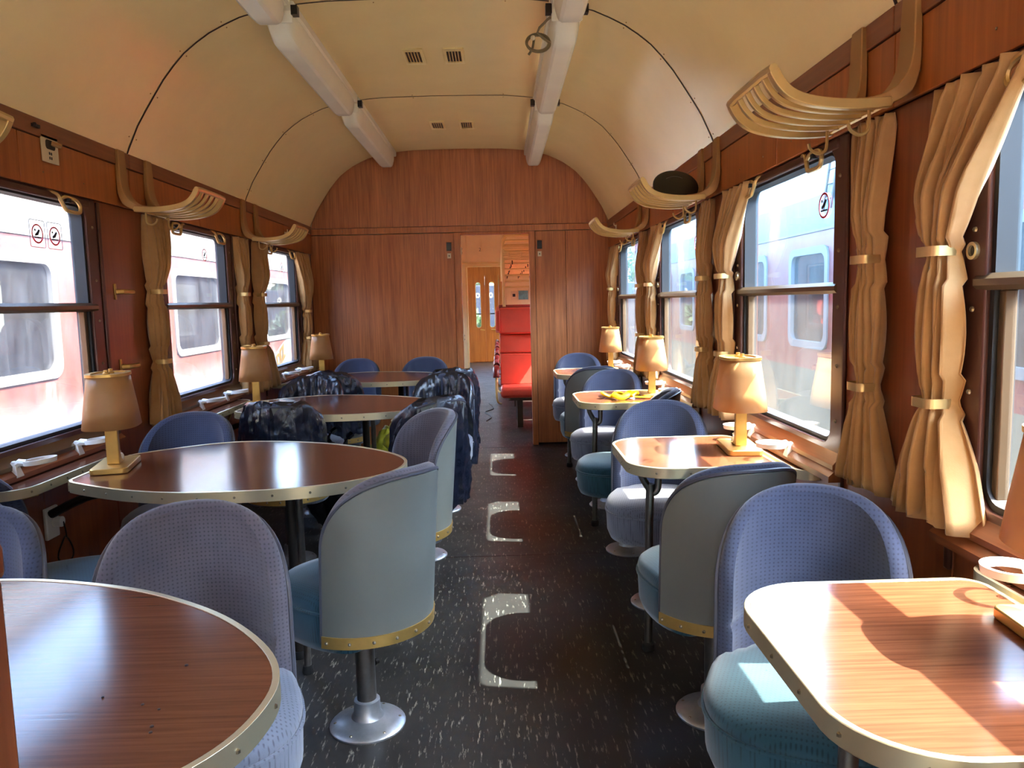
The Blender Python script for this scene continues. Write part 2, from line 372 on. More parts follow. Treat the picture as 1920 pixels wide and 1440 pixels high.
# side walls
OW = .53; ZB_, ZT_ = .80, 1.81
ylist2 = [8.5+1.645*k for k in range(4)]+[16.1]              # saloon beyond; last pair unseen, added to light the vestibule doors
for s in (1, -1):
    b = MB()
    wbox(b, s, -.07, 0, YB-.05, YF+.3, -.05, ZB_); wbox(b, s, -.07, 0, YB-.05, YF+.3, ZT_, 2.09)
    cs = YREAR+YC+ylist2; prev = YB-.05
    for y in cs: wbox(b, s, -.07, 0, prev, y-OW, ZB_, ZT_); prev = y+OW
    wbox(b, s, -.07, 0, prev, YF+.3, ZB_, ZT_)
    wall = struct(b.build('wall_'+SIDE[s], 'gap', smooth=0), 'dark red brown veneered side wall')
    prev = YD
    for y in YC+[None]:
        y0, y1 = prev, (y-OW if y is not None else YE)
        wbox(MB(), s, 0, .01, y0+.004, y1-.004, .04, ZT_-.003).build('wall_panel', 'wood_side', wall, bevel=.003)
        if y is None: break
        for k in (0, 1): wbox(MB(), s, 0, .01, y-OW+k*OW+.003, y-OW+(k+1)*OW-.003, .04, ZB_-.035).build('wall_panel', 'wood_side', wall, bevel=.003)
        prev = y+OW
    for y in YC:                                       # slim raised mouldings beside each window
        for e in (-1, 1): wbox(MB(), s, .01, .022, y+e*(OW+.012)-.011, y+e*(OW+.012)+.011, .70, ZT_-.01).build('window_moulding', 'frame', wall, bevel=.005)
    wbox(MB(), s, .0, .016, YD, YE, 0, .08).build('skirting', 'gap', wall)
    # pelmet boards
    tr = struct(wbox(MB(), s, .0, .018, YD, YE, 1.81, 2.05).build('trim_%d' % (1 if s < 0 else 2), 'gap', smooth=0), 'wooden pelmet above the side windows')
    for a, c in zip(edges, edges[1:]):
        for y0, y1 in ((a, (a+c)/2), ((a+c)/2, c)):
            wbox(MB(), s, .018, .03, y0+.002, y1-.002, 1.805, 1.983).build('pelmet_board', 'wood_h', tr, bevel=.002)
        wbox(MB(), s, .018, .036, a+.002, c-.002, 1.986, 2.052).build('cornice_board', 'wood_y', tr, bevel=.003)
    sc = MB()
    for a, c in zip(edges, edges[1:]):
        for k in range(6): sc.ball((WX(s, .03), a+.12+k*(c-a-.24)/5, 1.86), .0035, 6)
    sc.build('pelmet_screws', 'rivet', tr)['kind'] = 'stuff'
# unseen rear compartment behind the viewer, added to brighten the interior
struct(MB().box(XL, XR, YB-.05, YB, 0, 2.75).build('wall_back', 'pale_bounce'), 'pale bulkhead of the unseen rear compartment, added to bounce light')
struct(MB().box(XL, XR, YB, YD, 0, .004).build('floor_rear', 'pale_bounce'), 'pale floor of the unseen rear compartment, added for bounce light')
struct(MB().loft([[(X0+d*.985, y, z-.012) for d, z in zip(PD, PZ)] for y in (YB, YD)], False, False, closed=False).build('ceiling_rear', 'pale_bounce'), 'pale ceiling of the unseen rear compartment, added for bounce light')
for s in (1, -1):
    lnr = MB(); prev = YB
    for y in YREAR+[None]:
        wbox(lnr, s, .0, .012, prev, (y-OW-.02 if y else YD), ZB_-.05, ZT_); prev = (y or 0)+OW+.02
    wbox(lnr, s, 0, .012, YB, YD, .02, ZB_-.04); wbox(lnr, s, 0, .012, YB, YD, ZT_+.002, 2.06)
    struct(lnr.build('wall_rear_'+SIDE[s], 'pale_bounce'), 'pale wall lining of the unseen rear compartment, added to bounce light')
# end wall with doorway
DX0, DX1, DZ = -.335, .290, 1.955
we = struct(MB().box(XL, DX0-.012, YE+.008, YE+.04, 0, 1.97).box(DX1+.012, XR, YE+.008, YE+.04, 0, 1.97).build('wall_end', 'gap', smooth=0), 'wooden end wall with open doorway')
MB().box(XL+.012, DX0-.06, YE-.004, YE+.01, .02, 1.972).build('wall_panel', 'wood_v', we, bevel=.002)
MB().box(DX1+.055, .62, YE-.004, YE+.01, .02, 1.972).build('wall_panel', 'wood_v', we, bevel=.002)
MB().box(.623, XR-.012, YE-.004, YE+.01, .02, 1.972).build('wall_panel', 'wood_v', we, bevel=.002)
MB().box(XL+.012, XR-.012, YE-.012, YE+.03, 1.978, 2.032).build('head_rail', 'wood_v', we, bevel=.002)
arch = [(X0+d, z+.012) for d, z in zip(PD, PZ)]
arch = [(XL+.03, 2.036)]+[p for p in arch if p[1] > 2.06]+[(XR-.03, 2.036)]
MB().prism(arch, lambda x, z: (x, YE-.002, z), lambda x, z: (x, YE+.04, z)).build('lunette_panel', 'wood_v', we, smooth=0)
MB().box(DX0-.058, DX0, YE-.014, YE+.07, 0, 1.975).build('door_jamb', 'wood_v', we, bevel=.003)
MB().box(DX1, DX1+.052, YE-.014, YE+.07, 0, 1.975).build('door_jamb', 'wood_v', we, bevel=.003)
MB().box(DX0, DX1, YE-.014, YE+.07, DZ, 1.976).build('door_head', 'wood_v', we, bevel=.003)
for z in (1.81, 1.02):
    h = MB().box(DX0, DX0+.012, YE-.01, YE+.03, z-.035, z+.035).build('hinge_plate', 'paper', we)
    m2 = MB()
    for dz in (-.018, .018): m2.ball((DX0+.012, YE+.006, z+dz), .005, 6)
    m2.build('hinge_screw', 'blackp', h)
sc = MB()
for k in range(14): sc.ball((XL+.12+k*.19, YE-.013, 2.005), .004, 6)
sc.build('rail_screws', 'rivet', we)['kind'] = 'stuff'
for i, x in enumerate((-.44, .385)):
    o = empty('indicator_box', (x, YE-.005, 1.78))
    MB().box(-.03, .03, -.012, 0, .025, .115).build('bezel', 'wood_v', o, bevel=.003)
    MB().box(-.022, .022, -.016, -.01, .032, .108).build('black_face', 'blackp', o, bevel=.002)
    MB().box(-.017, .017, -.006, .0, -.035, .01).build('ivory_tag', 'paper', o)
    MB().box(-.004, .004, -.0068, -.005, -.02, -.006).build('tag_mark', 'blackprint', o)
    tag(o, 'small black indicator box with ivory tag, %s side of the doorway' % ('large-table' if i == 0 else 'two-seat'), 'indicator', 'indicator boxes by the doorway')
# slim wooden post beside the nearest large table
o = empty('wooden_post', (-.431, .58, 0))
MB().box(-.045, .045, -.035, .035, 0, .03).build('foot', 'wood_side', o, bevel=.004)
MB().box(-.03, .03, -.02, .02, .03, 1.13).build('shaft', 'wood_side', o, bevel=.004)
MB().box(-.036, .032, -.024, .024, 1.13, 1.16).build('cap', 'wood_side', o, bevel=.006)
tag(o, 'slim brown wooden post at the corner of the large table', 'post')

# ------------------------------------------------------------------ windows
def sticker(parent, side, d, y, z, r, square, col='redprint', squash=1):
    mp = wmap(side, d); mq = wmap(side, d+.0012)
    n = 28; circ = lambda q: [(y+q*math.cos(2*PI*k/n), z+q*math.sin(2*PI*k/n)) for k in range(n)]
    MB().ring(circ(r), circ(r*.84), mp, mq).build('warning_ring', col, parent)
    f = MB()
    for poly in ([(-.45, -.35), (.5, -.35), (.5, -.25), (-.45, -.25)], [(-.3, -.2), (.1, -.1), (.38, .3), (.2, .38), (-.1, .1), (-.35, -.05)], [(-.38, .2), (-.2, .2), (-.2, .36), (-.38, .36)]):
        f.prism([(y+a*1.3*r*side*-1, z+c*1.3*r) for a, c in poly], mp, mq)
    f.build('pictogram', 'blackprint', parent)
    if square:
        R = r*1.35; MB().ring(rrect(y-R, y+R, z-R*1.05, z+R*1.05, .01), rrect(y-R*.95, y+R*.95, z-R, z+R, .008), mp, mq).build('sticker_border', 'greyprint', parent)
GW = .45; GZ0, GZ1, BARZ = .872, 1.778, 1.358
wn_ = 0
def screw_mesh():
    return MB().ball((0, 0, 0), .0065, 8).build('screw', 'rivet')
SCREW = screw_mesh(); SCREW_ME = SCREW.data; bpy.data.objects.remove(SCREW)
def window(side, yc, gl_up, gl_lo, detail=True):
    global wn_; wn_ += 1
    no = 6
    outer = rrect(yc-OW+.003, yc+OW-.003, ZB_+.002, ZT_-.004, .012, no); inner = rrect(yc-GW, yc+GW, GZ0, GZ1, .055, no)
    m = wmap(side, -.06); q = wmap(side, .014)
    fr = struct(MB().ring(outer, inner, m, q).build('window_%d' % wn_, 'frame', bevel=.004), 'brown framed coach window with horizontal rail')
    MB().ring(inner, rrect(yc-GW+.014, yc+GW-.014, GZ0+.014, GZ1-.014, .045, no), wmap(side, -.05), wmap(side, .002)).build('rubber_seal', 'rubber', fr)
    wbox(MB(), side, -.045, -.041, yc-GW, yc+GW, BARZ, GZ1).build('upper_pane', gl_up, fr, smooth=0)
    wbox(MB(), side, -.030, -.026, yc-GW, yc+GW, GZ0, BARZ).build('lower_pane', gl_lo, fr, smooth=0)
    # sash rail
    rp = [(-.05, BARZ-.018), (.012, BARZ-.018), (.022, BARZ-.008), (.022, BARZ+.006), (.008, BARZ+.018), (-.05, BARZ+.018)]
    MB().loft([[(WX(side, a), y, z) for a, z in rp] for y in (yc-GW-.03, yc+GW+.03)]).build('sash_rail', 'framerail', fr)
    for e in (-1, 1): wbox(MB(), side, -.035, -.008, yc+e*(GW-.024)-.01, yc+e*(GW-.024)+.01, GZ0+.012, BARZ-.018).build('sash_stile', 'framerail', fr, bevel=.003)
    # sloping sill with moulded wooden ledge
    sp = [(.0, .872), (.015, .852), (.042, .822), (.042, .808), (.012, .803), (0, .803)]
    MB().loft([[(WX(side, a), y, z) for a, z in sp] for y in (yc-OW-.01, yc+OW+.01)]).build('sill', 'framerail' if side < 0 else 'wood_y', fr)
    lp = [(.01, .815), (.035, .81), (.058, .79), (.058, .772), (.01, .772)]
    MB().loft([[(WX(side, a), y, z) for a, z in lp] for y in (yc-OW-.02, yc+OW+.02)]).build('sill_ledge', 'wood_y', fr)
    wbox(MB(), side, .0, .02, yc-GW-.03, yc+GW+.03, 1.772, 1.802).build('blind_box', 'frame', fr, bevel=.006)
    if not detail: return fr
    for e in (-1, 1):
        yy = yc+e*.31
        P = [(.13*e, 1.797, .015), (.10*e, 1.798, .03), (.07*e, 1.79, .038), (.05*e, 1.765, .045), (.035*e, 1.742, .05), (.015*e, 1.735, .052), (-.055*e, 1.735, .052),
             (-.072*e, 1.745, .052), (-.074*e, 1.765, .05), (-.06*e, 1.782, .045), (-.03*e, 1.79, .04), (.02*e, 1.79, .04), (.06*e, 1.775, .042)]
        P = [(WX(side, d*.55), yy-a, z) for a, z, d in P]
        h = MB().tube(spline(P, 4, False), .0075, 8).build('sash_handle', 'gold', fr)
        wbox(MB(), side, .01, .03, yy-.009, yy+.009, 1.77, 1.785).build('handle_catch', 'rubber', h)
    for e in (-1, 1):
        for z in (1.69, 1.47, 1.30, 1.12, .95):
            o = bpy.data.objects.new('screw', SCREW_ME); COL.objects.link(o); o.parent = fr; o.location = (WX(side, .014), yc+e*(GW+.04), z)
    if side > 0:
        lk = MB(); c = (yc+GW+.04, 1.425); n = 20
        circ = lambda q: [(c[0]+q*math.cos(2*PI*k/n), c[1]+q*math.sin(2*PI*k/n)) for k in range(n)]
        L = lk.ring(circ(.019), circ(.012), wmap(side, .01), wmap(side, .022)).build('lock_ring', 'alu', fr)
        MB().prism(circ(.012), wmap(side, .01), wmap(side, .016)).build('lock_core', 'blackp', L)
    return fr
for i, y in enumerate(YC):
    fr = window(-1, y, 'glass_l', 'glass_l')
    if i == 2: sticker(fr, -1, -.040, y+.19, 1.64, .037, True); sticker(fr, -1, -.040, y+.305, 1.64, .037, True)
    elif i in (3, 4): sticker(fr, -1, -.040, y+.22, 1.66, .037, False)
    fr = window(1, y, 'glass_r_up', 'glass_r_lo')
    if i >= 2: sticker(fr, 1, -.040, y-.25, 1.63, .042, False)
for y in YREAR+ylist2:  # rear and vestibule windows are unseen, added to admit light
    for s in (-1, 1): window(s, y, 'glass_far', 'glass_far', False)

# ------------------------------------------------------------------ luggage racks
def rack(side, yj, label):
    o = empty('luggage_rack', (WX(side, .03), yj+.04, 1.785)); g = -side
    X = lambda d: g*d
    for k, e in enumerate((-1, 1)):
        # flat bracket: vertical on pelmet, sweeping out into the tray
        path = [(.01, .265), (.011, .2), (.012, .13), (.018, .08), (.035, .04), (.065, .018), (.105, .01), (.15, .009)]
        wd = [.03, .034, .036, .038, .036, .03, .024, .02]
        th = [.008, .009, .010, .013, .018, .016, .010, .007]
        rings = []
        path = spline(path, 3, False); L = len(path)
        for i, (d, z) in enumerate(path):
            t = i/(L-1)*(len(wd)-1); a = int(min(t, len(wd)-2)); fct = t-a
            w_ = wd[a]+(wd[a+1]-wd[a])*fct; h_ = th[a]+(th[a+1]-th[a])*fct
            j = min(i+1, L-1); k0 = max(i-1, 0); tx, tz = path[j][0]-path[k0][0], path[j][1]-path[k0][1]; l = math.hypot(tx, tz); nx, nz = -tz/l, tx/l
            y = e*.135
            rings.append([(X(d+nx*h_), y-w_, z+nz*h_), (X(d+nx*h_), y+w_, z+nz*h_), (X(d-nx*h_), y+w_, z-nz*h_), (X(d-nx*h_), y-w_, z-nz*h_)])
        MB().loft(rings).build('bracket', 'bracket', o, smooth=30, bevel=.003)
    prof_ = [(.07, .004), (.14, .0), (.21, .003), (.27, .013), (.31, .030), (.335, .055), (.35, .082)]
    prof_ = spline(prof_, 3, False)
    for k in range(6):
        y = -.16+.32*k/5; r = []
        for i, (d, z) in enumerate(prof_):
            j = min(i+1, len(prof_)-1); q = max(i-1, 0); tx, tz = prof_[j][0]-prof_[q][0], prof_[j][1]-prof_[q][1]; l = math.hypot(tx, tz); nx, nz = -tz/l, tx/l
            hw = .011 if k in (0, 5) else .007; hh = .012 if k in (0, 5) else .007
            r.append([(X(d+nx*hh), y-hw, z+nz*hh), (X(d+nx*hh), y+hw, z+nz*hh), (X(d-nx*hh), y+hw, z-nz*hh), (X(d-nx*hh), y-hw, z-nz*hh)])
        MB().loft(r).build('slat', 'gold', o, bevel=.002)
    MB().tube([(X(.352), -.171, .085), (X(.354), -.1, .088), (X(.354), .1, .088), (X(.352), .171, .085)], .011, 8).build('front_lip', 'gold', o)
    MB().tube([(X(.075), -.17, .004), (X(.075), .17, .004)], .009, 8).build('rear_bar', 'gold', o)
    for e in (-1, 1):
        y = e*.12
        MB().tube(spline([(X(.10), y, 0), (X(.10), y, -.035), (X(.105), y, -.055), (X(.125), y, -.062), (X(.145), y, -.05), (X(.15), y, -.035)], 4, False), .0045, 6).build('coat_hook', 'gold', o)
    return tag(o, label, 'rack', 'small slatted luggage racks along the windows')
RK = {}
for s in (1, -1):
    for k, J in enumerate(JOINT[1:]):
        n = {0: 'third', 1: 'second', 2: 'first'}[k]
        RK[s, k] = rack(s, J, 'curved gold slatted rack above the %s tables, %s from end wall' % ('two-seat' if s > 0 else 'large four-seat', n))
# black disc standing on a rack
d_ = empty('round_disc', (.858, JOINT[2]+.10, 1.79))
MB().lathe([(.001, -.007), (.10, -.007), (.108, -.002), (.108, .003), (.10, .007), (.001, .007)], 40).build('disc_body', 'blackp', d_)
MB().tube([(.06*math.cos(a), .06*math.sin(a), .0085) for a in [math.radians(50+80*k/12) for k in range(13)]], .0015, 5).build('pale_arc', 'greyprint', d_)
for c in d_.children:
    c.rotation_euler = (math.radians(50), 0, 0); c.location = (0, 0, .078)
tag(d_, 'black round disc standing on the slatted rack above the two-seat tables', 'disc')

# ------------------------------------------------------------------ curtains
def curtain(side, y_tie, top, bot, label, seed, z_top=1.797, z_bot=.83, ties=(1.428, 1.09), tw=.034):
    rnd = random.Random(seed); o = empty('curtain', (WX(side, .062), y_tie, z_bot))
    nz, nu = 66, 72; nf = rnd.choice([5, 6]); ph = rnd.random()*6
    zs = [z_bot+(z_top-z_bot)*i/(nz-1) for i in range(nz)]
    def lerp(a, c, t): return a+(c-a)*t
    rings = []
    for z in zs:
        # centre and half width along height
        if z >= ties[0]:
            t = (z-ties[0])/(z_top-ties[0]); tt = t**.7; hw = lerp(tw, (top[1]-top[0])/2, tt); c = lerp(y_tie, (top[0]+top[1])/2, t**1.1)
        elif z >= ties[1]:
            t = (z-ties[1])/(ties[0]-ties[1]); hw = tw+.032*math.sin(PI*t)**.8; c = y_tie
        else:
            t = (ties[1]-z)/(ties[1]-z_bot); hw = lerp(tw, (bot[1]-bot[0])/2, t**.75); c = lerp(y_tie, (bot[0]+bot[1])/2, t**1.1)
        q = hw/tw; amp = min(.034, .012+.010*(q-1)); tk = min(1, max(0, (z-1.55)/.24)); amp *= 1-.55*tk; row = []
        for j in range(nu):
            u = j/(nu-1)*2-1
            ph2 = ph+1.2*math.sin(z*3+seed)
            fold = math.sin(nf*PI*u+ph2)*amp + .35*amp*math.sin(2.3*nf*PI*u+ph*2+z*2)
            roundness = -.030*u*u*(1.0 if q < 1.6 else .5)
            ruf = .008*math.sin(23*u+seed)*(max(0, (z-z_top+.03))/.03)
            dip = -.018*abs(math.sin(nf*PI*u/2+ph)) if z == zs[0] else 0
            row.append((-side*(fold+roundness*(1-.6*tk)+ruf-.034*tk), c-y_tie+u*hw+.010*math.cos(nf*PI*u+ph2)*min(1, max(0, q-1.0))*(1-u*u), z-z_bot+dip))
        rings.append(row)
    ob = MB().loft(rings, False, False, closed=False).build('cloth', 'curtain', o, smooth=180)
    sm = ob.modifiers.new('thickness', 'SOLIDIFY'); sm.thickness = .003
    for tz in ties:
        R = rrect(-.032, .032, -tw-.006, tw+.006, .02, 5); Ri = rrect(-.0295, .0295, -tw-.0035, tw+.0035, .018, 5)
        t = MB().ring(R, Ri, lambda a, c: (a, c, tz-z_bot-.011), lambda a, c: (a, c, tz-z_bot+.011)).build('tieback', 'gold', o)
        MB().box(*sorted((side*.027, side*.052)), tw-.005, tw+.012, tz-z_bot-.035, tz-z_bot+.035).build('tieback_plate', 'brass', t)
    return tag(o, label, 'curtain', 'tan tied curtains beside the windows')
nm = {0: 'third', 1: 'second', 2: 'first'}
for k, J in enumerate(JOINT[1:]):
    curtain(1, J+.06, (J+.015, J+.215), (J-.07, J+.165), 'tan tied curtain on end-wall edge of the %s pier from end wall, two-seat side' % nm[k], 11+k)
    curtain(1, J-.27, (J-.53, J-.19), (J-.42, J-.11), 'tan tied curtain on open edge of the %s pier from end wall, two-seat side' % nm[k], 21+k)
curtain(1, 6.72, (6.56, 6.92), (6.58, 6.86), 'narrow tan curtain in the corner between end wall and window, two-seat side', 31)
curtain(-1, JOINT[2]+.15, (JOINT[2]+.13, JOINT[2]+.40), (JOINT[2]+.02, JOINT[2]+.30), 'single tan curtain hanging beside a bare pier with an empty tieback', 41, z_bot=.8)
curtain(-1, JOINT[3]+.13, (JOINT[3]+.10, JOINT[3]+.44), (JOINT[3]-.14, JOINT[3]+.40), 'tan curtain flaring wide below its tie behind a table lamp, large-table side', 42, z_bot=.78)
curtain(-1, JOINT[3]-.22, (JOINT[3]-.27, JOINT[3]-.03), (JOINT[3]-.33, JOINT[3]-.08), 'straight tan curtain beside the second window from the end wall, large-table side', 43, z_bot=.8)
curtain(-1, 6.69, (6.51, 6.90), (6.58, 6.98), 'tan curtain in the corner by the end wall behind a lamp, large-table side', 44, z_bot=.8, ties=(1.30, 1.072))
# bare tieback on the left pier
o = empty('curtain_tieback', (WX(-1, .01), 3.50, 1.425))
MB().box(0, .006, -.05, -.034, -.035, .035).build('backplate', 'brass', o, bevel=.002)
MB().tube([(.006, -.042, .0), (.03, -.03, .0), (.036, .03, .0), (.034, .06, .0)], .009, 8, flat=1.2).build('arm', 'brass', o)
tag(o, 'empty brass curtain tieback on the bare veneer pier', 'tieback')
o = empty('curtain_tieback', (WX(-1, .01), 3.50, 1.09))
MB().box(0, .006, -.05, -.034, -.035, .035).build('backplate', 'brass', o, bevel=.002)
MB().tube([(.006, -.042, .0), (.03, -.03, .0), (.036, .03, .0), (.034, .06, .0)], .009, 8, flat=1.2).build('arm', 'brass', o)
tag(o, 'lower brass curtain tieback just above the table lamp on the bare pier', 'tieback')
# switch plate and catch on the pelmet
o = empty('switch_plate', (WX(-1, .032), 3.0, 1.90))
MB().box(0, .004, -.055, .055, 0, .10).build('plate', 'paper', o, bevel=.002)
MB().prism(rrect(-.028, .034, .05, .085, .012), lambda y, z: (.003, y, z), lambda y, z: (.0048, y, z)).build('slot', 'blackp', o)
MB().tube([(.004, .012, .075), (.02, .02, .07), (.03, .03, .066)], .010, 8).build('lever', 'bracket', o)
for a, zz in ((-.006, .035), (.006, .035), (-.006, .018), (.006, .018)): MB().box(.0035, .0046, a-.004, a+.003, zz-.005, zz+.005).build('engraved_mark', 'blackprint', o)
tag(o, 'ivory switch plate with slot and lever on wooden pelmet', 'switch')
o = MB().box(WX(-1, .034), WX(-1, .046), 2.89, 2.93, 2.012, 2.024).ball((WX(-1, .046), 2.895, 2.02), .008, 8).build('cornice_catch', 'darksteel')
tag(o, 'small dark catch on the cornice above the switch plate', 'catch')
for i, (x, y, z, s) in enumerate([(WX(-1, .034), 6.2, 1.90, -1), (WX(1, .034), 6.55, 1.93, 1)]):
    o = MB().box(min(x, x-s*.006), max(x, x-s*.006), y-.02, y+.02, z-.03, z+.03).tube([(x-s*.006, y, z+.02), (x-s*.02, y, z+.03), (x-s*.02, y, z+.05)], .004, 6).build('seat_tag', 'paper')
    tag(o, 'small ivory tag on the pelmet near end wall, %s side' % ('large-table' if s < 0 else 'two-seat'), 'tag')

# ------------------------------------------------------------------ ceiling lights
def strip_light(xc, y0, y1, label, cap_near):
    d = xc-X0; zc = min(prof(d-.07), prof(d+.07)); o = empty('strip_light', (xc, (y0+y1)/2, zc))
    L = (y1-y0)/2
    MB().box(-.08, .08, -L, L, -.03, .02).build('tray', 'tube_white', o, bevel=.01)
    def sec(w_, h_): return [(x*w_, -.028-z*h_) for x, z in ((-.068, 0), (-.070, .03), (-.066, .055), (-.058, .085), (-.050, .100), (-.036, .108), (.036, .108), (.050, .100), (.058, .085), (.066, .055), (.070, .03), (.068, 0))]
    st = [(-L+.02, .78, .35), (-L+.06, .86, .7), (-L+.13, .97, .98), (-L+.2, 1, 1), (0, 1, 1), (L-.16, 1, 1), (L-.07, .96, .95), (L-.03, .88, .8), (L-.012, .7, .5), (L-.006, .4, .2)]
    MB().loft([[(x, y, z) for x, z in sec(w_, h_)] for y, w_, h_ in st]).build('diffuser', 'tube_white', o, smooth=28)
    if cap_near:
        for e in (-1, 1): MB().box(e*.082-.014, e*.082+.014, -L-.01, -L+.03, -.045, -.005).build('end_clip', 'darksteel', o)
        MB().box(-.07, .07, -L+.002, -L+.018, -.075, -.02).build('end_plate', 'tube_white', o, bevel=.004)
    return tag(o, label, 'light', 'fluorescent strip lights along the ceiling')
for xc, nm_, ex in ((-.955, 'large-table', .0), (.338, 'two-seat', .0)):
    strip_light(xc, 1.95, 3.52, 'long white strip light on the %s side, third from the end wall' % nm_, True)
    strip_light(xc, 3.58, 5.14, 'long white strip light on the %s side, second from the end wall' % nm_, True)
    strip_light(xc, 5.20, 7.02, 'long white strip light on the %s side touching the end wall' % nm_, True)
    strip_light(xc, .30, 1.89, 'long white strip light on the %s side, fourth from the end wall' % nm_, True)
# hanging cable coil
pts = []
for k in range(60):
    a = k/59*2*PI*2.3; r = .052+.004*math.sin(a*.7)
    pts.append((.215+r*math.cos(a), 3.72+.010*k/59+.5*r*math.sin(a), 2.535+r*math.sin(a)*.86))
pts = [(.29, 3.60, 2.60), (.265, 3.62, 2.61), (.24, 3.66, 2.60), (.21, 3.69, 2.57)] + pts + [(.19, 3.74, 2.52), (.17, 3.75, 2.49)]
o = empty('cable_coil', (0, 0, 0)); MB().tube(spline(pts, 2, False), .006, 7).build('cable', 'cord', o)
MB().ball((.19, 3.71, 2.553), .012, 8).build('binding', 'paper', o)
tag(o, 'looped grey cable hanging from the end of a strip light', 'cable')
# ceiling vents
for y0 in (4.45, 6.12):
    for x in (-.436, -.213):
        z = prof(x-X0)-.002; o = empty('ceiling_vent', (x, y0, z))
        MB().ring(rrect(-.056, .056, -.135, .135, .006), rrect(-.040, .040, -.092, .10, .004), lambda a, c: (a, c, -.006), lambda a, c: (a, c, .004)).build('vent_frame', 'creamrack', o)
        MB().box(-.041, .041, -.093, .101, -.0005, .003).build('vent_backing', 'blackp', o)
        for k in range(4): MB().box(-.025+.0165*k-.0017, -.025+.0165*k+.0017, -.09, .098, -.007, -.001).build('vent_slat', 'creamrack', o)
        tag(o, 'cream slotted ceiling vent, %s pair from end wall, on the %s side' % ('first' if y0 > 5 else 'second', 'large-table' if x < -.3 else 'two-seat'), 'vent', 'slotted ceiling vents')

# ------------------------------------------------------------------ tables
def edge_rivets(mb, pts, z, step=.115, r=.0045):
    acc = 0.05; n = len(pts)
    for i in range(n):
        a, c = Vector(pts[i]), Vector(pts[(i+1) % n]); l = (c-a).length
        while acc < l:
            p = a+(c-a)*(acc/l); mb.ball((p.x, p.y, z), r, 6); acc += step
        acc -= l
ZTAB = .772
def tabletop(o, pts, th=.036, name='table_top'):
    ins = inset2(pts, .010)
    MB().prism(ins, lambda x, y: (x, y, ZTAB-th+.002), lambda x, y: (x, y, ZTAB)).build(name, 'table', o, smooth=30)
    e = MB().ring(pts, inset2(pts, .011), lambda x, y: (x, y, ZTAB-th), lambda x, y: (x, y, ZTAB+.0015)).build('edge_band', 'alu', o, smooth=50, bevel=.002)
    rv = MB(); edge_rivets(rv, pts, ZTAB-th/2); rv.build('rivets', 'rivet', e)['kind'] = 'stuff'
def small_table(yc, label):
    o = empty('dining_table', (0, yc, 0))
    out = rrect(.44, .935, -.30, .30, [.05, .14, .14, .05], 10)
    out = [(x-.012*math.cos(PI*y/.6)*(1 if x < .6 else 0), y) for x, y in out]
    tabletop(o, out)
    z1 = ZTAB-.036
    MB().tube(spline([(.515, .0, z1), (.515, .0, .69), (.54, 0, .64), (.556, .0, .615), (.575, 0, .625), (.58, 0, .66), (.58, 0, z1)], 4, False), .0135, 10).build('bent_brace', 'steel', o)
    MB().tube([(.55, .0, .65), (.545, 0, .5), (.54, 0, .03)], .016, 12).build('leg', 'steel', o)
    MB().lathe([(.021, 0), (.024, .004), (.024, .028), (.018, .034)], 14, (.54, 0, 0)).build('rubber_foot', 'rubber', o)
    MB().box(.50, .92, -.04, .04, z1-.012, z1).build('under_plate', 'darksteel', o)
    MB().tube(spline([(.90, -.10, z1-.006), (.905, -.12, z1-.04), (.92, -.13, z1-.045), (.932, -.12, z1-.02)], 4, False), .010, 8, flat=2).build('wall_catch', 'brass', o)
    return tag(o, label, 'table', 'small laminate tables on the two-seat side')
BIG = [(-1.478, -.19), (-1.468, -.235), (-1.435, -.272), (-1.28, -.362), (-1.13, -.425), (-.984, -.457), (-.80, -.455), (-.66, -.432), (-.54, -.385), (-.44, -.31), (-.375, -.225), (-.348, -.13), (-.352, -.03),
       (-.40, .075), (-.50, .195), (-.62, .292), (-.763, .374), (-.95, .435), (-1.10, .452), (-1.22, .42), (-1.36, .325), (-1.44, .255), (-1.47, .215), (-1.478, .17)]
def large_table(yc, label):
    o = empty('dining_table', (0, yc, 0)); tabletop(o, spline(BIG, 5))
    z1 = ZTAB-.036
    for x, y, r, mt in ((-.735, -.10, .0135, 'steel'), (-.80, .03, .021, 'darksteel')):
        MB().tube([(x, y, z1), (x, y, .02)], r, 12).build('leg', mt, o)
        MB().lathe([(r+.006, 0), (r+.008, .006), (r+.004, .03)], 14, (x, y, 0)).build('rubber_foot', 'rubber', o)
    MB().box(-1.42, -.62, -.05, .05, z1-.014, z1).build('under_plate', 'darksteel', o)
    MB().tube(spline([(-1.40, 0, z1-.01), (-1.45, 0, z1-.06), (-1.55, 0, z1-.08), (-1.68, 0, z1-.14)], 4, False), .016, 8).build('wall_stay', 'darksteel', o)
    return tag(o, label, 'table', 'large tapered laminate tables')
for i in (1, 2, 3, 4):
    small_table(YC[i], 'small rounded wood-laminate table for two, %s from the wooden end wall' % ORD[i])
    large_table(YC[i], 'large tapered wood-laminate table for four, %s from the wooden end wall' % ORD[i])
# crumbs on the nearest table
cb = MB()
for x, y in ((-.53, -.10), (-.50, -.115), (-.515, .02), (-.60, -.075), (-.49, -.16), (-.485, -.175)):
    cb.ball((x, YC[1]+y, ZTAB+.0012), .0022+.002*random.random(), 6, .5)
tag(cb.build('crumbs', 'gap'), 'scattered dark crumbs on the large table beside the wooden post', 'crumbs')['kind'] = 'stuff'

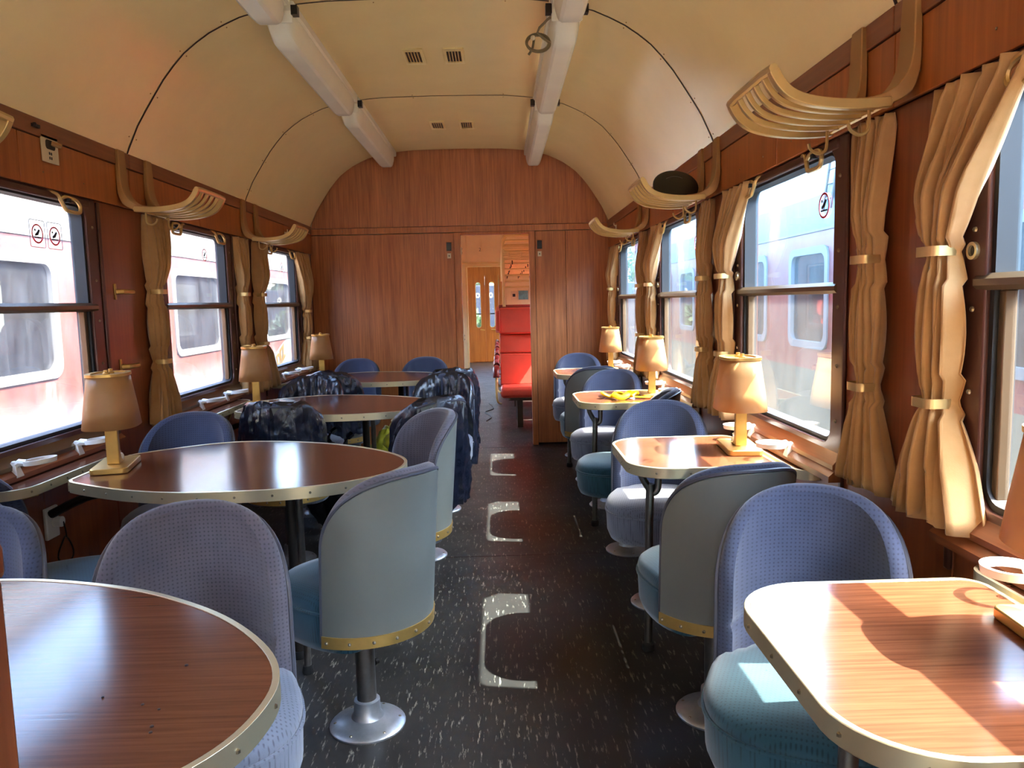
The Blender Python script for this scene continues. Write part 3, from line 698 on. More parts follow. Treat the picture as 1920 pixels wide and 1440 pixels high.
# wall shelves under the windows
def shelf(side, yc, label):
    o = empty('wall_shelf', (WX(side, .01), yc, 0)); g = -side
    dp = .072 if side > 0 else .15
    out = [(g*a, y) for a, y in rrect(0, dp, -.38, .38, [dp*.75, .004, .004, dp*.75], 8)]
    MB().prism(inset2(out, .007), lambda x, y: (x, y, ZTAB-.03), lambda x, y: (x, y, ZTAB-.004)).build('shelf_board', 'table', o, smooth=30)
    e = MB().ring(out, inset2(out, .008), lambda x, y: (x, y, ZTAB-.034), lambda x, y: (x, y, ZTAB-.002)).build('edge_band', 'alu', o, smooth=50)
    rv = MB(); edge_rivets(rv, [p for p in out], ZTAB-.018, .10); rv.build('rivets', 'rivet', e)['kind'] = 'stuff'
    a, c = sorted((g*.0, g*.034)); 
    for k in (-1, 1): MB().box(a, c, (-.375 if k < 0 else .002), (-.002 if k < 0 else .375), ZTAB-.004, ZTAB+.012).build('back_batten', 'wood_y', o, bevel=.004)
    for k in (-.25, .25): MB().tube(spline([(g*(dp-.02), k, ZTAB-.036), (g*.045, k, ZTAB-.06), (g*.03, k, ZTAB-.09), (g*.002, k, ZTAB-.15)], 4, False), .009, 8).build('bracket', 'brass', o)
    return tag(o, label, 'shelf', 'narrow wall shelves under the windows')
for i in (1, 2, 3, 4):
    for s in (1, -1): shelf(s, YC[i], 'narrow metal-edged wall shelf behind the %s table, %s from end wall' % ('small' if s > 0 else 'large', ORD[i]))
# white cup holder rings
def holder(side, y, zz, tilt, label):
    g = -side; o = empty('cup_holder', (WX(side, .03), y, .788))
    n = 28; c = (g*.078 if side > 0 else g*.10, 0)
    # ring tilted about its hinge
    def P(r, k, h): 
        x, yy = c[0]+r*math.cos(2*PI*k/n), c[1]+r*math.sin(2*PI*k/n); d = x-g*.03
        return (g*.03+d*math.cos(tilt), yy, zz+h+abs(d)*math.sin(tilt))
    rg = [[P(.050, k, 0), P(.052, k, .016), P(.044, k, .016), P(.043, k, 0)] for k in range(n)]; rg.append(rg[0])
    MB().loft(rg, False, False).build('ring', 'white', o, smooth=60)
    MB().tube([(g*.052, 0, zz+.008), (g*.03, 0, zz+.010), (g*.012, 0, zz-.002)], [.012, .013, .011], 8).build('hinge_arm', 'white', o)
    MB().loft([[(g*.03, -.022, -.006), (g*.03, .022, -.006), (-g*.022, .022, -.002), (-g*.022, -.022, -.002)], [(g*.03, -.02, .0), (g*.03, .02, .0), (-g*.02, .02, .008), (-g*.02, -.02, .008)],
               [(g*.018, -.008, zz+.014), (g*.018, .008, zz+.014), (g*.006, .008, zz+.016), (g*.006, -.008, zz+.016)]]).build('bracket', 'white', o, bevel=.003)
    return tag(o, label, 'cup holder', 'white folding cup holders along the windows')
for i in (1, 2, 3, 4):
    for e in (-.20, .19):
        holder(1, YC[i]+e, .03, 0.0, 'white cup holder ring behind %s small table from end wall, %s of its lamp' % (ORD[i], 'end-wall side' if e > 0 else 'open side'))
        holder(-1, YC[i]+e, .035, .10, 'white cup holder ring behind %s large table from end wall, %s of its lamp' % (ORD[i], 'end-wall side' if e > 0 else 'open side'))

# ------------------------------------------------------------------ table lamps
def lamp_proto():
    o = empty('table_lamp')
    base = rrect(-.062, .062, -.115, .135, .018, 5)
    MB().prism(base, lambda x, y: (x, y, 0), lambda x, y: (x, y, .02)).build('base', 'brass', o, smooth=30, bevel=.003)
    st = [(.055, .020), (.035, .024), (.024, .035), (.019, .06), (.017, .12), (.016, .24)]
    MB().loft([[(-.021, -.03-.0*w_, z), (.021, -.03, z), (.021, -.03+2*w_-.01, z), (-.021, -.03+2*w_-.01, z)] for w_, z in st]).build('stem', 'brass', o, smooth=30, bevel=.003)
    n = 48
    def stad(hx, hy, z):
        out = []
        for k in range(n):
            a = 2*PI*k/n; c, s = math.cos(a), math.sin(a)
            out.append((hx*math.copysign(abs(c)**.72, c), hy*math.copysign(abs(s)**.72, s), z))
        return out
    zs = [.155, .22, .28, .342]; hx = [.091, .083, .074, .065]; hy = [.128, .118, .108, .098]
    MB().loft([stad(a, c, z) for a, c, z in zip(hx, hy, zs)], False, False).build('shade', 'shade', o, smooth=60)
    ct = MB().ring([p[:2] for p in stad(.070, .100, 0)], [p[:2] for p in stad(.052, .082, 0)], lambda x, y: (x, y, .338), lambda x, y: (x, y, .348)).build('shade_rim', 'brass', o)
    MB().prism([p[:2] for p in stad(.053, .083, 0)], lambda x, y: (x, y, .339), lambda x, y: (x, y, .343)).build('shade_cap', 'shade', ct)
    for y in (-.03, .035): MB().lathe([(.012, .342), (.012, .35), (.008, .352), (.008, .36), (.001, .361)], 12, (0, y, 0)).build('finial', 'brass', o)
    MB().lathe([(.012, .02), (.012, .032), (.008, .04), (.001, .043)], 12, (0, .085, 0)).build('switch_knob', 'white', o)
    for v in o.children:
        if v.name.startswith('shade') and not v.name.startswith('shade_'): v.modifiers.new('thickness', 'SOLIDIFY').thickness = .002
    return o
lp = lamp_proto(); first = True
for i in (1, 2, 3, 4):
    for s in (1, -1):
        if s < 0 and i == 1: continue
        if s > 0: loc, rz = (.878+(.02 if i == 1 else 0), YC[i]-.02, ZTAB+.001), math.radians(-5)
        else: loc, rz = (-1.405, YC[i]-.045, ZTAB+.001), math.radians(14)
        o = lp if first else dup(lp, loc, rz); o.location = loc; o.rotation_euler = (0, 0, rz); first = False
        tag(o, 'brass table lamp with tan oval shade on the %s table, %s from the end wall' % ('small' if s > 0 else 'large', ORD[i]), 'lamp', 'brass table lamps')

# yellow ribbon on a small table
y0 = YC[3]; o = empty('yellow_ribbon', (.68, y0-.10, ZTAB+.006)); rnd = random.Random(3)
pts = []
for k in range(40):
    a = k/39*2*PI*2.1; r = .062+.022*math.sin(3*a)
    pts.append((r*math.cos(a)*1.25, r*math.sin(a)*.6, .012+.010*math.sin(5*a)+.004))
MB().tube(spline(pts, 3, False), .017, 8, flat=.45).build('loop', 'yellow', o)
MB().tube(spline([(.06, -.03, .012), (.09, .0, .03), (.10, .03, .015), (.07, .02, .03), (.05, -.02, .035)], 6, False), .015, 8, flat=.6).build('knot', 'yellow', o)
MB().tube(spline([(.08, -.03, .006), (.12, -.05, .006), (.165, -.055, .006)], 6, False), .009, 8, flat=.5).build('tail', 'yellow', o)
tag(o, 'crumpled bright yellow ribbon lying on a small table', 'ribbon')
# socket with plug and coiled lead under the large table
o = empty('wall_socket', (WX(-1, .01), 2.83, .50))
MB().box(0, .014, -.04, .04, 0, .12).build('socket_plate', 'white', o, bevel=.005)
MB().lathe([(.02, 0), (.02, .03), (.012, .034)], 14).build('plug', 'white', o).matrix_local = Matrix.Translation((.012, .01, .06)) @ Matrix.Rotation(PI/2, 4, 'Y')
pts = [(.045, .01, .06), (.05, .012, .03), (.05, .015, .0)]+[(.04+.008*math.sin(k), .02+.045*math.cos(k*.5+1.5), -.05+.05*math.sin(k*.5+1.5)) for k in range(40)]
MB().tube(spline(pts, 2, False), .003, 6).build('coiled_lead', 'blackp', o)
tag(o, 'white wall socket with plugged coiled lead under the large table', 'socket')

# ------------------------------------------------------------------ swivel chairs
def back_pt(t, z, R):                                  # R 0 inner .. 1 outer ; t angle
    a = .172+.048*R; bb = .186+.050*R
    return Vector((a*math.sin(t), -bb*math.cos(t)-.10*(z-.45)*(.4+.6*math.cos(t)), z))
TM = math.radians(76)
def ztop(s_): return .655+.215*(max(0, 1-abs(s_)**2.6))**.5
SS = [math.sin(PI/2*(k/20)) for k in range(-20, 21)]
def chair_proto():
    o = empty('swivel_chair')
    # fabric back: inner face, rolled rim, outer face
    nz = 26; zb = .42
    def grid(Rf, zb_, shrink):
        g = []
        for i in range(nz):
            v = i/(nz-1); row = []
            for s_ in SS:
                z1 = ztop(s_)-shrink; z = zb_+(z1-zb_)*v; row.append(back_pt(s_*(TM-shrink*1.2), z, Rf(s_, z, v)))
            g.append(row)
        return g
    def Rin(s_, z, v):
        pad = -.22*max(0, math.sin(PI*min(1, max(0, (z-.565)/max(.02, ztop(s_)-.565)))))**.8*(1-s_*s_) if z > .565 else 0
        crease = .12*math.exp(-((z-.563)/.012)**2)
        return .05+pad+crease
    gi = grid(Rin, zb, .012); go = grid(lambda s_, z, v: .86, zb, .012); gm = grid(lambda s_, z, v: .45, zb, -.004)
    mb = MB()
    def addgrid(g):
        n = len(g[0]); mb.add([p for r in g for p in r], [(i*n+j, i*n+j+1, (i+1)*n+j+1, (i+1)*n+j) for i in range(len(g)-1) for j in range(n-1)])
    addgrid(gi); addgrid(go)
    def bnd(g): return [r[0] for r in g]+g[-1][1:-1]+[r[-1] for r in g[::-1]]
    g1 = grid(lambda s_, z, v: .18, zb, .001); g2 = grid(lambda s_, z, v: .72, zb, .001)
    mb.loft([bnd(gi), bnd(g1), bnd(gm), bnd(g2), bnd(go)], False, False, closed=False)
    bk = mb.build('backrest', 'fab_back', o, smooth=70)
    # grey vinyl shell over the outer face
    zs0 = .365
    gs = grid(lambda s_, z, v: .98, zs0, .022); gs2 = grid(lambda s_, z, v: .88, zs0, .018)
    mb = MB()
    n = len(gs[0]); mb.add([p for r in gs for p in r], [(i*n+j, i*n+j+1, (i+1)*n+j+1, (i+1)*n+j) for i in range(nz-1) for j in range(n-1)])
    mb.loft([bnd(gs), bnd(gs2)], False, False, closed=False)
    mb.build('back_shell', 'vinyl', o, smooth=60)
    gp = grid(lambda s_, z, v: .93, zs0, .014); MB().tube(bnd(gp), .0055, 6).build('piping', 'piping', o)
    # brass band with rivets
    band = [[back_pt(s_*(TM-.03), z, r) for s_ in SS] for z, r in ((.352, .9), (.352, 1.05), (.388, 1.05), (.388, .9))]; band.append(band[0])
    bb = MB().loft(band, False, False, closed=False).build('brass_band', 'brass', o, smooth=30)
    rv = MB()
    for k in range(9):
        s_ = -0.92+1.84*k/8; p = back_pt(s_*TM, .37, 1.09); rv.ball(p, .0055, 8)
    rv.build('rivets', 'rivet', bb)['kind'] = 'stuff'
    # seat
    nn = 44
    def seat_out(k_, z):
        out = []
        for k in range(nn):
            a = 2*PI*k/nn; c, s = math.cos(a), math.sin(a); e = .80
            out.append((.215*k_*math.copysign(abs(c)**e, c), .035+.235*k_*math.copysign(abs(s)**e, s)-(.03*(k_-1) if s < 0 else 0), z))
        return out
    def clip(r): return [(x*(1 if y > -.08 else .84), max(y, -.165), z) for x, y, z in r]
    MB().loft([[(x, max(y, -.11), z) for x, y, z in seat_out(.80, .325)], [(x, max(y, -.13), z) for x, y, z in seat_out(.93, .33)], clip(seat_out(.985, .36)), clip(seat_out(1.0, .44)), clip(seat_out(.99, .447))]).build('seat_base', 'fab_seat', o, smooth=60)
    MB().tube(clip(seat_out(1.005, .449)), .0055, 6, closed=True).build('seat_piping', 'fab_seat', o)
    MB().loft([clip(seat_out(.985, .448)), clip(seat_out(1.005, .462)), clip(seat_out(.985, .48)), clip(seat_out(.90, .496)), clip(seat_out(.7, .505)), clip(seat_out(.4, .508)), clip(seat_out(.05, .509))], False, True).build('seat_cushion', 'fab_seat', o, smooth=70)
    # pedestal
    MB().lathe([(.12, 0), (.121, .006), (.115, .012), (.085, .019), (.052, .030), (.043, .045), (.041, .085), (.036, .088)], 36).build('pedestal_foot', 'pedestal', o)
    MB().lathe([(.031, .08), (.031, .30), (.05, .305), (.12, .312), (.12, .318)], 24).build('pedestal_column', 'steel', o)
    MB().lathe([(.011, 0), (.011, .012), (.006, .013)], 10).build('column_clamp', 'darksteel', o).matrix_local = Matrix.Translation((.028, -.012, .2)) @ Matrix.Rotation(PI/2, 4, 'Y')
    bl = MB()
    for k in range(6): a = k*PI/3+.3; bl.ball((.102*math.cos(a), .102*math.sin(a), .014), .006, 8, .6)
    bl.build('floor_bolts', 'rivet', o)['kind'] = 'stuff'
    return o
cp = chair_proto(); used = [False]
def chair(x, y, deg, label, seat='fab_seat', back='fab_back', group=None):
    o = cp if not used[0] else dup(cp); used[0] = True
    o.location = (x, y, 0); o.rotation_euler = (0, 0, math.radians(deg))
    for c in o.children:
        nmn = c.name.split('.')[0]
        c.material_slots[0].link = 'OBJECT'
        mt = {'backrest': back, 'seat_cushion': seat, 'seat_base': seat, 'seat_piping': seat}.get(nmn)
        c.material_slots[0].material = M[mt] if mt else c.data.materials[0]
    return tag(o, label, 'chair', group or 'blue upholstered swivel chairs')
S_ = .46
R_X = .663
chair(.668, YC[1]+S_, 156, 'blue chair with sunlit teal seat facing the small table, fourth from end wall', 'fab_teal')
chair(R_X, YC[2]-S_, 11, 'grey-shelled chair back to back with the sunlit teal-seated chair', 'fab_teal')
chair(R_X+.01, YC[2]+S_, 163, 'blue chair with pale sunlit seat on end-wall side of small table third from end wall')
chair(R_X, YC[3]-S_, 78, 'teal-seated chair turned sideways to the aisle behind a pale sunlit chair', 'fab_teal')
chair(R_X+.02, YC[3]+S_, 155, 'blue chair with pale sunlit seat facing the table that holds the yellow ribbon')
chair(R_X, YC[4]-S_, 8, 'grey-shelled chair with teal seat at the small table by the end wall', 'fab_teal')
chair(R_X, YC[4]+S_, 172, 'blue chair against the wooden end wall at the small table')
chair(-.685, YC[1]+S_, 200, 'mauve-grey chair in the open facing the large table beside the wooden post', back='fab_back_l')
chair(-1.26, YC[1]+S_, 190, 'blue-grey chair by the window wall facing the large table beside the wooden post', back='fab_back')
chair(-.455, YC[2]-S_, 52, 'chair with grey vinyl back shell and brass band beside the aisle, pedestal fully visible', 'fab_teal', 'fab_back_l')
chair(-1.44, YC[2]-S_+.05, -60, 'teal-seated chair against the window wall below the wall socket', 'fab_teal')
chair(-1.385, YC[2]+S_, 183, 'dark blue chair in front of the single tan curtain by the bare pier')
chair(-.455, YC[2]+S_, 122, 'mauve-grey chair turned sideways beside black-bagged chairs at the aisle', back='fab_back_l')
BG = [(-1.13, YC[3]-S_, 4, 'window-side'), (-.43, YC[3]-S_, 40, 'aisle-side'), (-1.24, YC[3]+S_, 178, 'window-side'), (-.40, YC[3]+S_, 165, 'aisle-side'), (-.40, YC[4]-S_, 20, 'aisle-side'), (-1.22, YC[4]-S_, 0, 'window-side')]
WH = ['open side of second large table']*2+['end-wall side of second large table']*2+['open side of first large table']*2
for (x, y, a, nm_), wh in zip(BG, WH):
    chair(x, y, a, 'chair under black plastic bag, %s place, %s from end wall' % (nm_, wh))
chair(-1.25, YC[4]+S_, 180, 'blue chair against the end wall nearest the window at the large table')
chair(-.655, YC[4]+S_, 180, 'blue chair against the end wall nearest the doorway at the large table')

# black plastic bags drawn over chair backs
def bag(x, y, deg, label, seed, zb=.34, fat=0.0):
    o = empty('plastic_bag', (x, y, 0), math.radians(deg)); sv = Vector((seed*3.7, seed*1.3, 0))
    nt_, nz = 96, 46; TMb = TM+.16
    rings = []
    for i in range(nz):
        v = i/(nz-1); row = []
        for k in range(nt_):
            q = k/nt_
            if q < .5: s_ = -1+4*q; R = 1.35+fat
            else: s_ = 3-4*q; R = -.55-fat
            s2 = math.sin(PI/2*s_) if False else s_
            zt = .675+.205*(max(0, 1-abs(s2)**2.6))**.5
            z = zb+(zt-zb)*v
            mid = .42; edge = 1-abs(s2)**6
            close = (1-v**5)**.5 if v < 1 else 0
            Rr = mid+(R-mid)*(.35+.65*edge)*(.12+.88*close)
            p = back_pt(s2*TMb, z, Rr)
            # vertical folds and creases
            dirv = Vector((p.x, p.y, 0)).normalized() if (p.x or p.y) else Vector((0, 1, 0)); dirv = dirv*(1 if R > 0 else -1)
            f1 = noise.noise(Vector((s_*5+R, z*2.2, 0))+sv); f2 = abs(noise.noise(Vector((s_*9+R*2, z*7+f1, 1))+sv)); f3 = noise.noise(Vector((p.x*30, p.y*30, z*30))+sv)
            disp = .030*f1*(1-.5*v)+.030*(.35-f2)+.007*f3
            p = p+dirv*disp*(.35+.65*close)+Vector((0, 0, .022*noise.noise(Vector((s_*4, R, 7))+sv)*v))
            if i == 0: p.z += .05*noise.noise(Vector((s_*6, R, 3))+sv)
            row.append(p)
        rings.append(row)
    MB().loft(rings, False, True).build('draped_film', 'bag', o, smooth=35)
    return tag(o, label, 'bag', 'black plastic bags over the chairs')
for k, ((x, y, a, nm_), wh) in enumerate(zip(BG, WH)):
    bag(x, y, a, 'black plastic bag over %s chair, %s from end wall' % (nm_, wh), k+1, zb=.30 if k in (1, 3, 4) else .42)
def blob(name, mat, c, r, seed, amp=.25, label='', cat='bag', group=None):
    o = empty(name, (c[0], c[1], c[2])); sv = Vector((seed*5.1, seed, 2)); rings = []
    for i in range(26):
        t = PI*i/25; row = []
        for k in range(40):
            a = 2*PI*k/40; d = Vector((math.sin(t)*math.cos(a), math.sin(t)*math.sin(a), -math.cos(t)))
            f = 1+amp*noise.noise(d*1.6+sv)+amp*.6*(.3-abs(noise.noise(d*4+sv)))+.06*noise.noise(d*11+sv)
            p = Vector((d.x*r[0], d.y*r[1], d.z*r[2]))*f; p.z = max(p.z+r[2], 0.0); row.append(p)
        rings.append(row)
    MB().loft(rings).build('film', mat, o, smooth=45)
    pt = [(0, 0, 1.85*r[2]), (.01, .01, 2.1*r[2]), (.03, .0, 2.1*r[2]+.03), (.05, .01, 2.1*r[2]+.045)]
    MB().tube(spline(pt, 4, False), [.02]*4+[.012]*4+[.03]*5, 8, flat=.6).build('tied_neck', mat, o)
    return tag(o, label, cat, group)
blob('stuffed_bag', 'ybag', (-.70, 4.70, .0), (.15, .14, .28), 2, .16, 'tall yellow-green stuffed bag standing behind the table leg', group='yellow-green bags among the chairs')
blob('stuffed_bag', 'ybag', (-.52, 4.28, .512), (.15, .13, .06), 5, .12, 'low yellow-green bag lying on a bagged chair seat', group='yellow-green bags among the chairs')
blob('stuffed_bag', 'bag', (-1.04, 4.52, .0), (.14, .14, .27), 6, .2, 'black stuffed sack standing under the second large table', group='black sacks under the tables')
blob('stuffed_bag', 'bag', (-.88, 4.20, .0), (.12, .11, .28), 8, .2, 'black stuffed sack between the two bagged chairs', group='black sacks under the tables')
blob('stuffed_bag', 'ybag', (-.62, 3.72, .0), (.06, .06, .10), 9, .3, 'small yellow-green wrapper on floor beside a pedestal', group='yellow-green bags among the chairs')
o = MB().tube(spline([(-.17, 8.6, .004), (-.12, 8.9, .004), (-.2, 9.3, .004), (-.10, 9.6, .004), (-.16, 10.1, .004)], 8, False), .006, 6).build('floor_cable', 'blackp')
tag(o, 'thin black cable lying on floor beyond the doorway', 'cable')

# ------------------------------------------------------------------ saloon beyond the doorway
inner = struct(MB().box(XL, DX0, YE+.042, YE+.08, 0, 2.7).box(DX1+.06, XR, YE+.042, YE+.08, 0, 2.7).box(DX0, DX1+.06, YE+.042, YE+.08, DZ+.03, 2.7).build('wall_beyond', 'cream'), 'cream back of the end wall')
c2 = struct(MB().loft([[(X0+d*.985, y, z-.012) for d, z in zip(PD, PZ)] for y in (YE+.09, YF+.1)], False, False, closed=False).build('ceiling_beyond', 'cream'), 'cream ceiling of the saloon beyond')
for s in (1, -1):
    lnr = MB(); prev = YE+.09
    for y in ylist2+[None]:
        wbox(lnr, s, .0, .012, prev, (y-OW-.02 if y else YF), ZB_-.05, ZT_); prev = (y or 0)+OW+.02
    wbox(lnr, s, 0, .012, YE+.09, YF, .02, ZB_-.04); wbox(lnr, s, 0, .012, YE+.09, YF, ZT_+.002, 2.06)
    struct(lnr.build('wall_lining_'+SIDE[s], 'cream'), 'cream wall lining of the saloon beyond')
YP = 15.0
fb = struct(MB().box(XL, -.60, YP, YP+.05, 0, 2.75).box(.10, XR, YP, YP+.05, 0, 2.75).box(-.60, .10, YP, YP+.05, 2.02, 2.75).build('wall_far', 'cream', bevel=.004), 'cream bulkhead of the saloon beyond')
for k in range(10): MB().box(XL+.28*k, XL+.28*k+.006, YP-.004, YP, 2.1, 2.6).build('board_joint', 'creamrack', fb)
MB().box(-.63, -.595, YP-.03, YP+.06, 0, 2.05).build('door_jamb', 'creamrack', fb); MB().box(.095, .13, YP-.03, YP+.06, 0, 2.05).build('door_jamb', 'creamrack', fb)
MB().box(-.63, .13, YP-.035, YP+.06, 2.02, 2.08).build('door_head', 'creamrack', fb)
MB().box(XL, XR, YP-.012, YP, 2.085, 2.11).build('picture_rail', 'creamrack', fb)
def far_text(s_, x, z, size, mat, parent, y):
    cu = bpy.data.curves.new('door_number', 'FONT'); cu.body = s_; cu.size = size; cu.extrude = .002
    t = bpy.data.objects.new('tmp_text', cu); COL.objects.link(t); dg = bpy.context.evaluated_depsgraph_get(); me = bpy.data.meshes.new_from_object(t.evaluated_get(dg))
    bpy.data.objects.remove(t); me.materials.clear(); me.materials.append(M[mat]); o = bpy.data.objects.new('door_number', me); COL.objects.link(o)
    o.location = (x, y, z); o.rotation_euler = (PI/2, 0, 0); o.parent = parent; return o
far_text('2', -.36, 2.32, .09, 'blackprint', fb, YP-.004)
# far vestibule doors
vb = struct(MB().box(XL, -.60, YF, YF+.06, 0, 2.75).box(.30, XR, YF, YF+.06, 0, 2.75).box(-.60, .30, YF, YF+.06, 1.925, 2.75).box(-.60, .30, YF, YF+.06, 0, .025).build('wall_vestibule', 'orange'), 'varnished vestibule end wall')
for k in range(3):
    x0 = -.603+.303*k; x1 = x0+.302
    ou = rrect(x0, x1, .02, 1.93, .01, 8); inn = rrect(x0+.096, x1-.096, .78, 1.78, .054, 8)
    fr = struct(MB().ring(ou, inn, lambda x, z: (x, YF-.02, z), lambda x, z: (x, YF+.02, z)).build('door_%d' % (k+1), 'orange', smooth=30), 'orange varnished folding door leaf with tall rounded window')
    MB().prism(rrect(x0+.094, x1-.094, .778, 1.782, .055, 8), lambda x, z: (x, YF-.003, z), lambda x, z: (x, YF+.003, z)).build('door_pane', 'glass_door', fr)
    MB().ring(rrect(x0+.089, x1-.089, .773, 1.787, .06, 8), rrect(x0+.101, x1-.101, .785, 1.775, .05, 8), lambda x, z: (x, YF-.026, z), lambda x, z: (x, YF-.016, z)).build('pane_rim', 'alu', fr)
    MB().box(x0+.08, x1-.08, YF-.02, YF+.01, 1.07, 1.095).build('guard_bar', 'darksteel', fr)
    if k < 2: MB().tube([(x1-.03, YF-.02, .72), (x1-.03, YF-.06, .72), (x1-.12 if k == 0 else x0+.12, YF-.065, .735)], .011, 8).build('door_handle', 'brass', fr)
# red seats
def red_seat_proto():
    o = empty('train_seat'); hw = .50
    def slab(name, mat, prof2, w_=hw, bev=.012, x0=0): return MB().loft([[(x, a, z) for a, z in prof2] for x in (x0-w_, x0+w_)]).build(name, mat, o, bevel=bev, smooth=30)
    slab('seat_cushion', 'redv', [(-.50, .34), (-.52, .40), (-.48, .455), (-.25, .46), (-.06, .44), (-.06, .34)], bev=.03)
    slab('lower_back', 'redv', [(-.12, .44), (-.09, .44), (.0, .78), (-.09, .78)], bev=.02)
    slab('middle_back', 'redv', [(-.09, .785), (.0, .785), (.03, .985), (-.06, .985)], bev=.015)
    slab('headrest', 'redv', [(-.085, .99), (.03, .99), (.06, 1.27), (-.06, 1.275)], bev=.02)
    slab('back_panel', 'redd', [(-.02, .32), (.04, .32), (.10, 1.285), (.06, 1.285)], bev=.01)
    for e in (-1, 1):
        MB().loft([[(e*(hw-.01), a, z) for a, z in ((-.16, 1.02), (.04, 1.0), (.05, 1.26), (-.13, 1.25))], [(e*(hw+.04), a, z) for a, z in ((-.13, 1.04), (.04, 1.0), (.05, 1.26), (-.11, 1.23))]]).build('head_wing', 'redv', o, bevel=.015, smooth=30)
        MB().tube(spline([(e*(hw+.04), -.05, .62), (e*(hw+.045), -.3, .635), (e*(hw+.045), -.44, .61), (e*(hw+.045), -.47, .56)], 4, False), .035, 10).build('armrest', 'redd', o)
        MB().tube(spline([(e*(hw+.045), -.45, .58), (e*(hw+.045), -.46, .4), (e*(hw+.035), -.43, .30), (e*hw, -.36, .27)], 4, False), .012, 8).build('arm_frame', 'creamrack', o)
    MB().box(-.42, .42, -.38, -.02, .30, .345).build('seat_pan', 'darksteel', o)
    for e in (-1, 1): MB().box(e*.30-.03, e*.30+.03, -.30, -.06, 0, .31).build('leg', 'darksteel', o)
    return o
rs = red_seat_proto()
for k in range(4):
    for face in (0, 1):
        y = 8.42+1.645*k+(.24 if face else 0); o = rs if (k == 0 and not face) else dup(rs)
        o.location = (.50, y, 0); o.rotation_euler = (0, 0, PI if face else 0)
        tag(o, 'red vinyl winged train seat, %s row beyond doorway, facing %s the tables' % (['first', 'second', 'third', 'fourth'][k], 'away from' if face else 'towards'), 'seat', 'red seats in the saloon beyond')
# stacked cream luggage racks beyond
for k in range(8):
    y = 8.6+.75*k; o = empty('overhead_rack', (.06, y, 1.28 if k == 0 else 1.7))
    z0 = o.location.z
    MB().tube(spline([(.0, .0, 0), (.0, 0, 1.9-z0), (.0, 0, 2.0-z0), (.03, 0, 2.05-z0), (.10, 0, 2.065-z0), (.95, 0, 2.065-z0)], 4, False), .017, 8).build('rack_frame', 'creamrack', o)
    for j in range(6): 
        MB().tube([(.0, -.05-.07*j, 1.80-z0+.012*j), (.96, -.05-.07*j, 1.80-z0+.012*j)], .010, 6).build('rack_bar', 'creamrack', o)
    for j in range(4): MB().tube([(.0, -.06*j, 1.93-z0), (.96, -.06*j, 1.93-z0)], .012, 6).build('rack_bar', 'creamrack', o)
    if k == 0:
        for j in range(8): MB().tube([(.0, 0, 1.50-z0+.065*j), (.96, 0, 1.50-z0+.065*j)], .011, 6).build('rack_bar', 'creamrack', o)
    for j in range(7): MB().tube([(.06+.13*j, 0, 1.80-z0), (.06+.13*j, -.42, 1.86-z0)], .006, 6).build('rack_rung', 'creamrack', o)
    for j in range(4): MB().tube([(.1+.2*j, -.02, 1.79-z0), (.1+.2*j, -.05, 1.75-z0), (.1+.2*j, -.08, 1.77-z0)], .006, 6).build('coat_hook', 'darksteel', o)
    tag(o, 'cream tubular overhead luggage rack beyond the doorway, %s row' % ['first', 'second', 'third', 'fourth', 'fifth', 'sixth', 'seventh', 'eighth'][k], 'rack', 'cream racks in the saloon beyond')
for x, wd, hd, lab, mt in ((.30, .06, .08, 'small white notice with dark mark on far cream bulkhead', 'blackprint'), (.48, .11, .10, 'framed teal picture on the far cream bulkhead', 'picture')):
    o = empty('wall_picture', (x, YP-.004, 1.46)); MB().box(-wd, wd, -.012, 0, -hd, hd).build('mount', 'paper', o, bevel=.003)
    MB().box(-wd*(.45 if mt == 'blackprint' else .85), wd*(.45 if mt == 'blackprint' else .85), -.0135, -.011, -hd*(.35 if mt == 'blackprint' else .85), hd*(.35 if mt == 'blackprint' else .85)).build('print', mt, o)
    tag(o, lab, 'picture')
o = empty('globe_light', (-.40, 12.8, 2.60)); MB().lathe([(.001, -.17), (.05, -.16), (.085, -.12), (.095, -.06), (.08, 0), (.05, .03)], 20).build('globe', 'tube_white', o); MB().lathe([(.06, .02), (.06, .06)], 16).build('rose', 'alu', o)
tag(o, 'white globe ceiling light beyond the doorway', 'light')

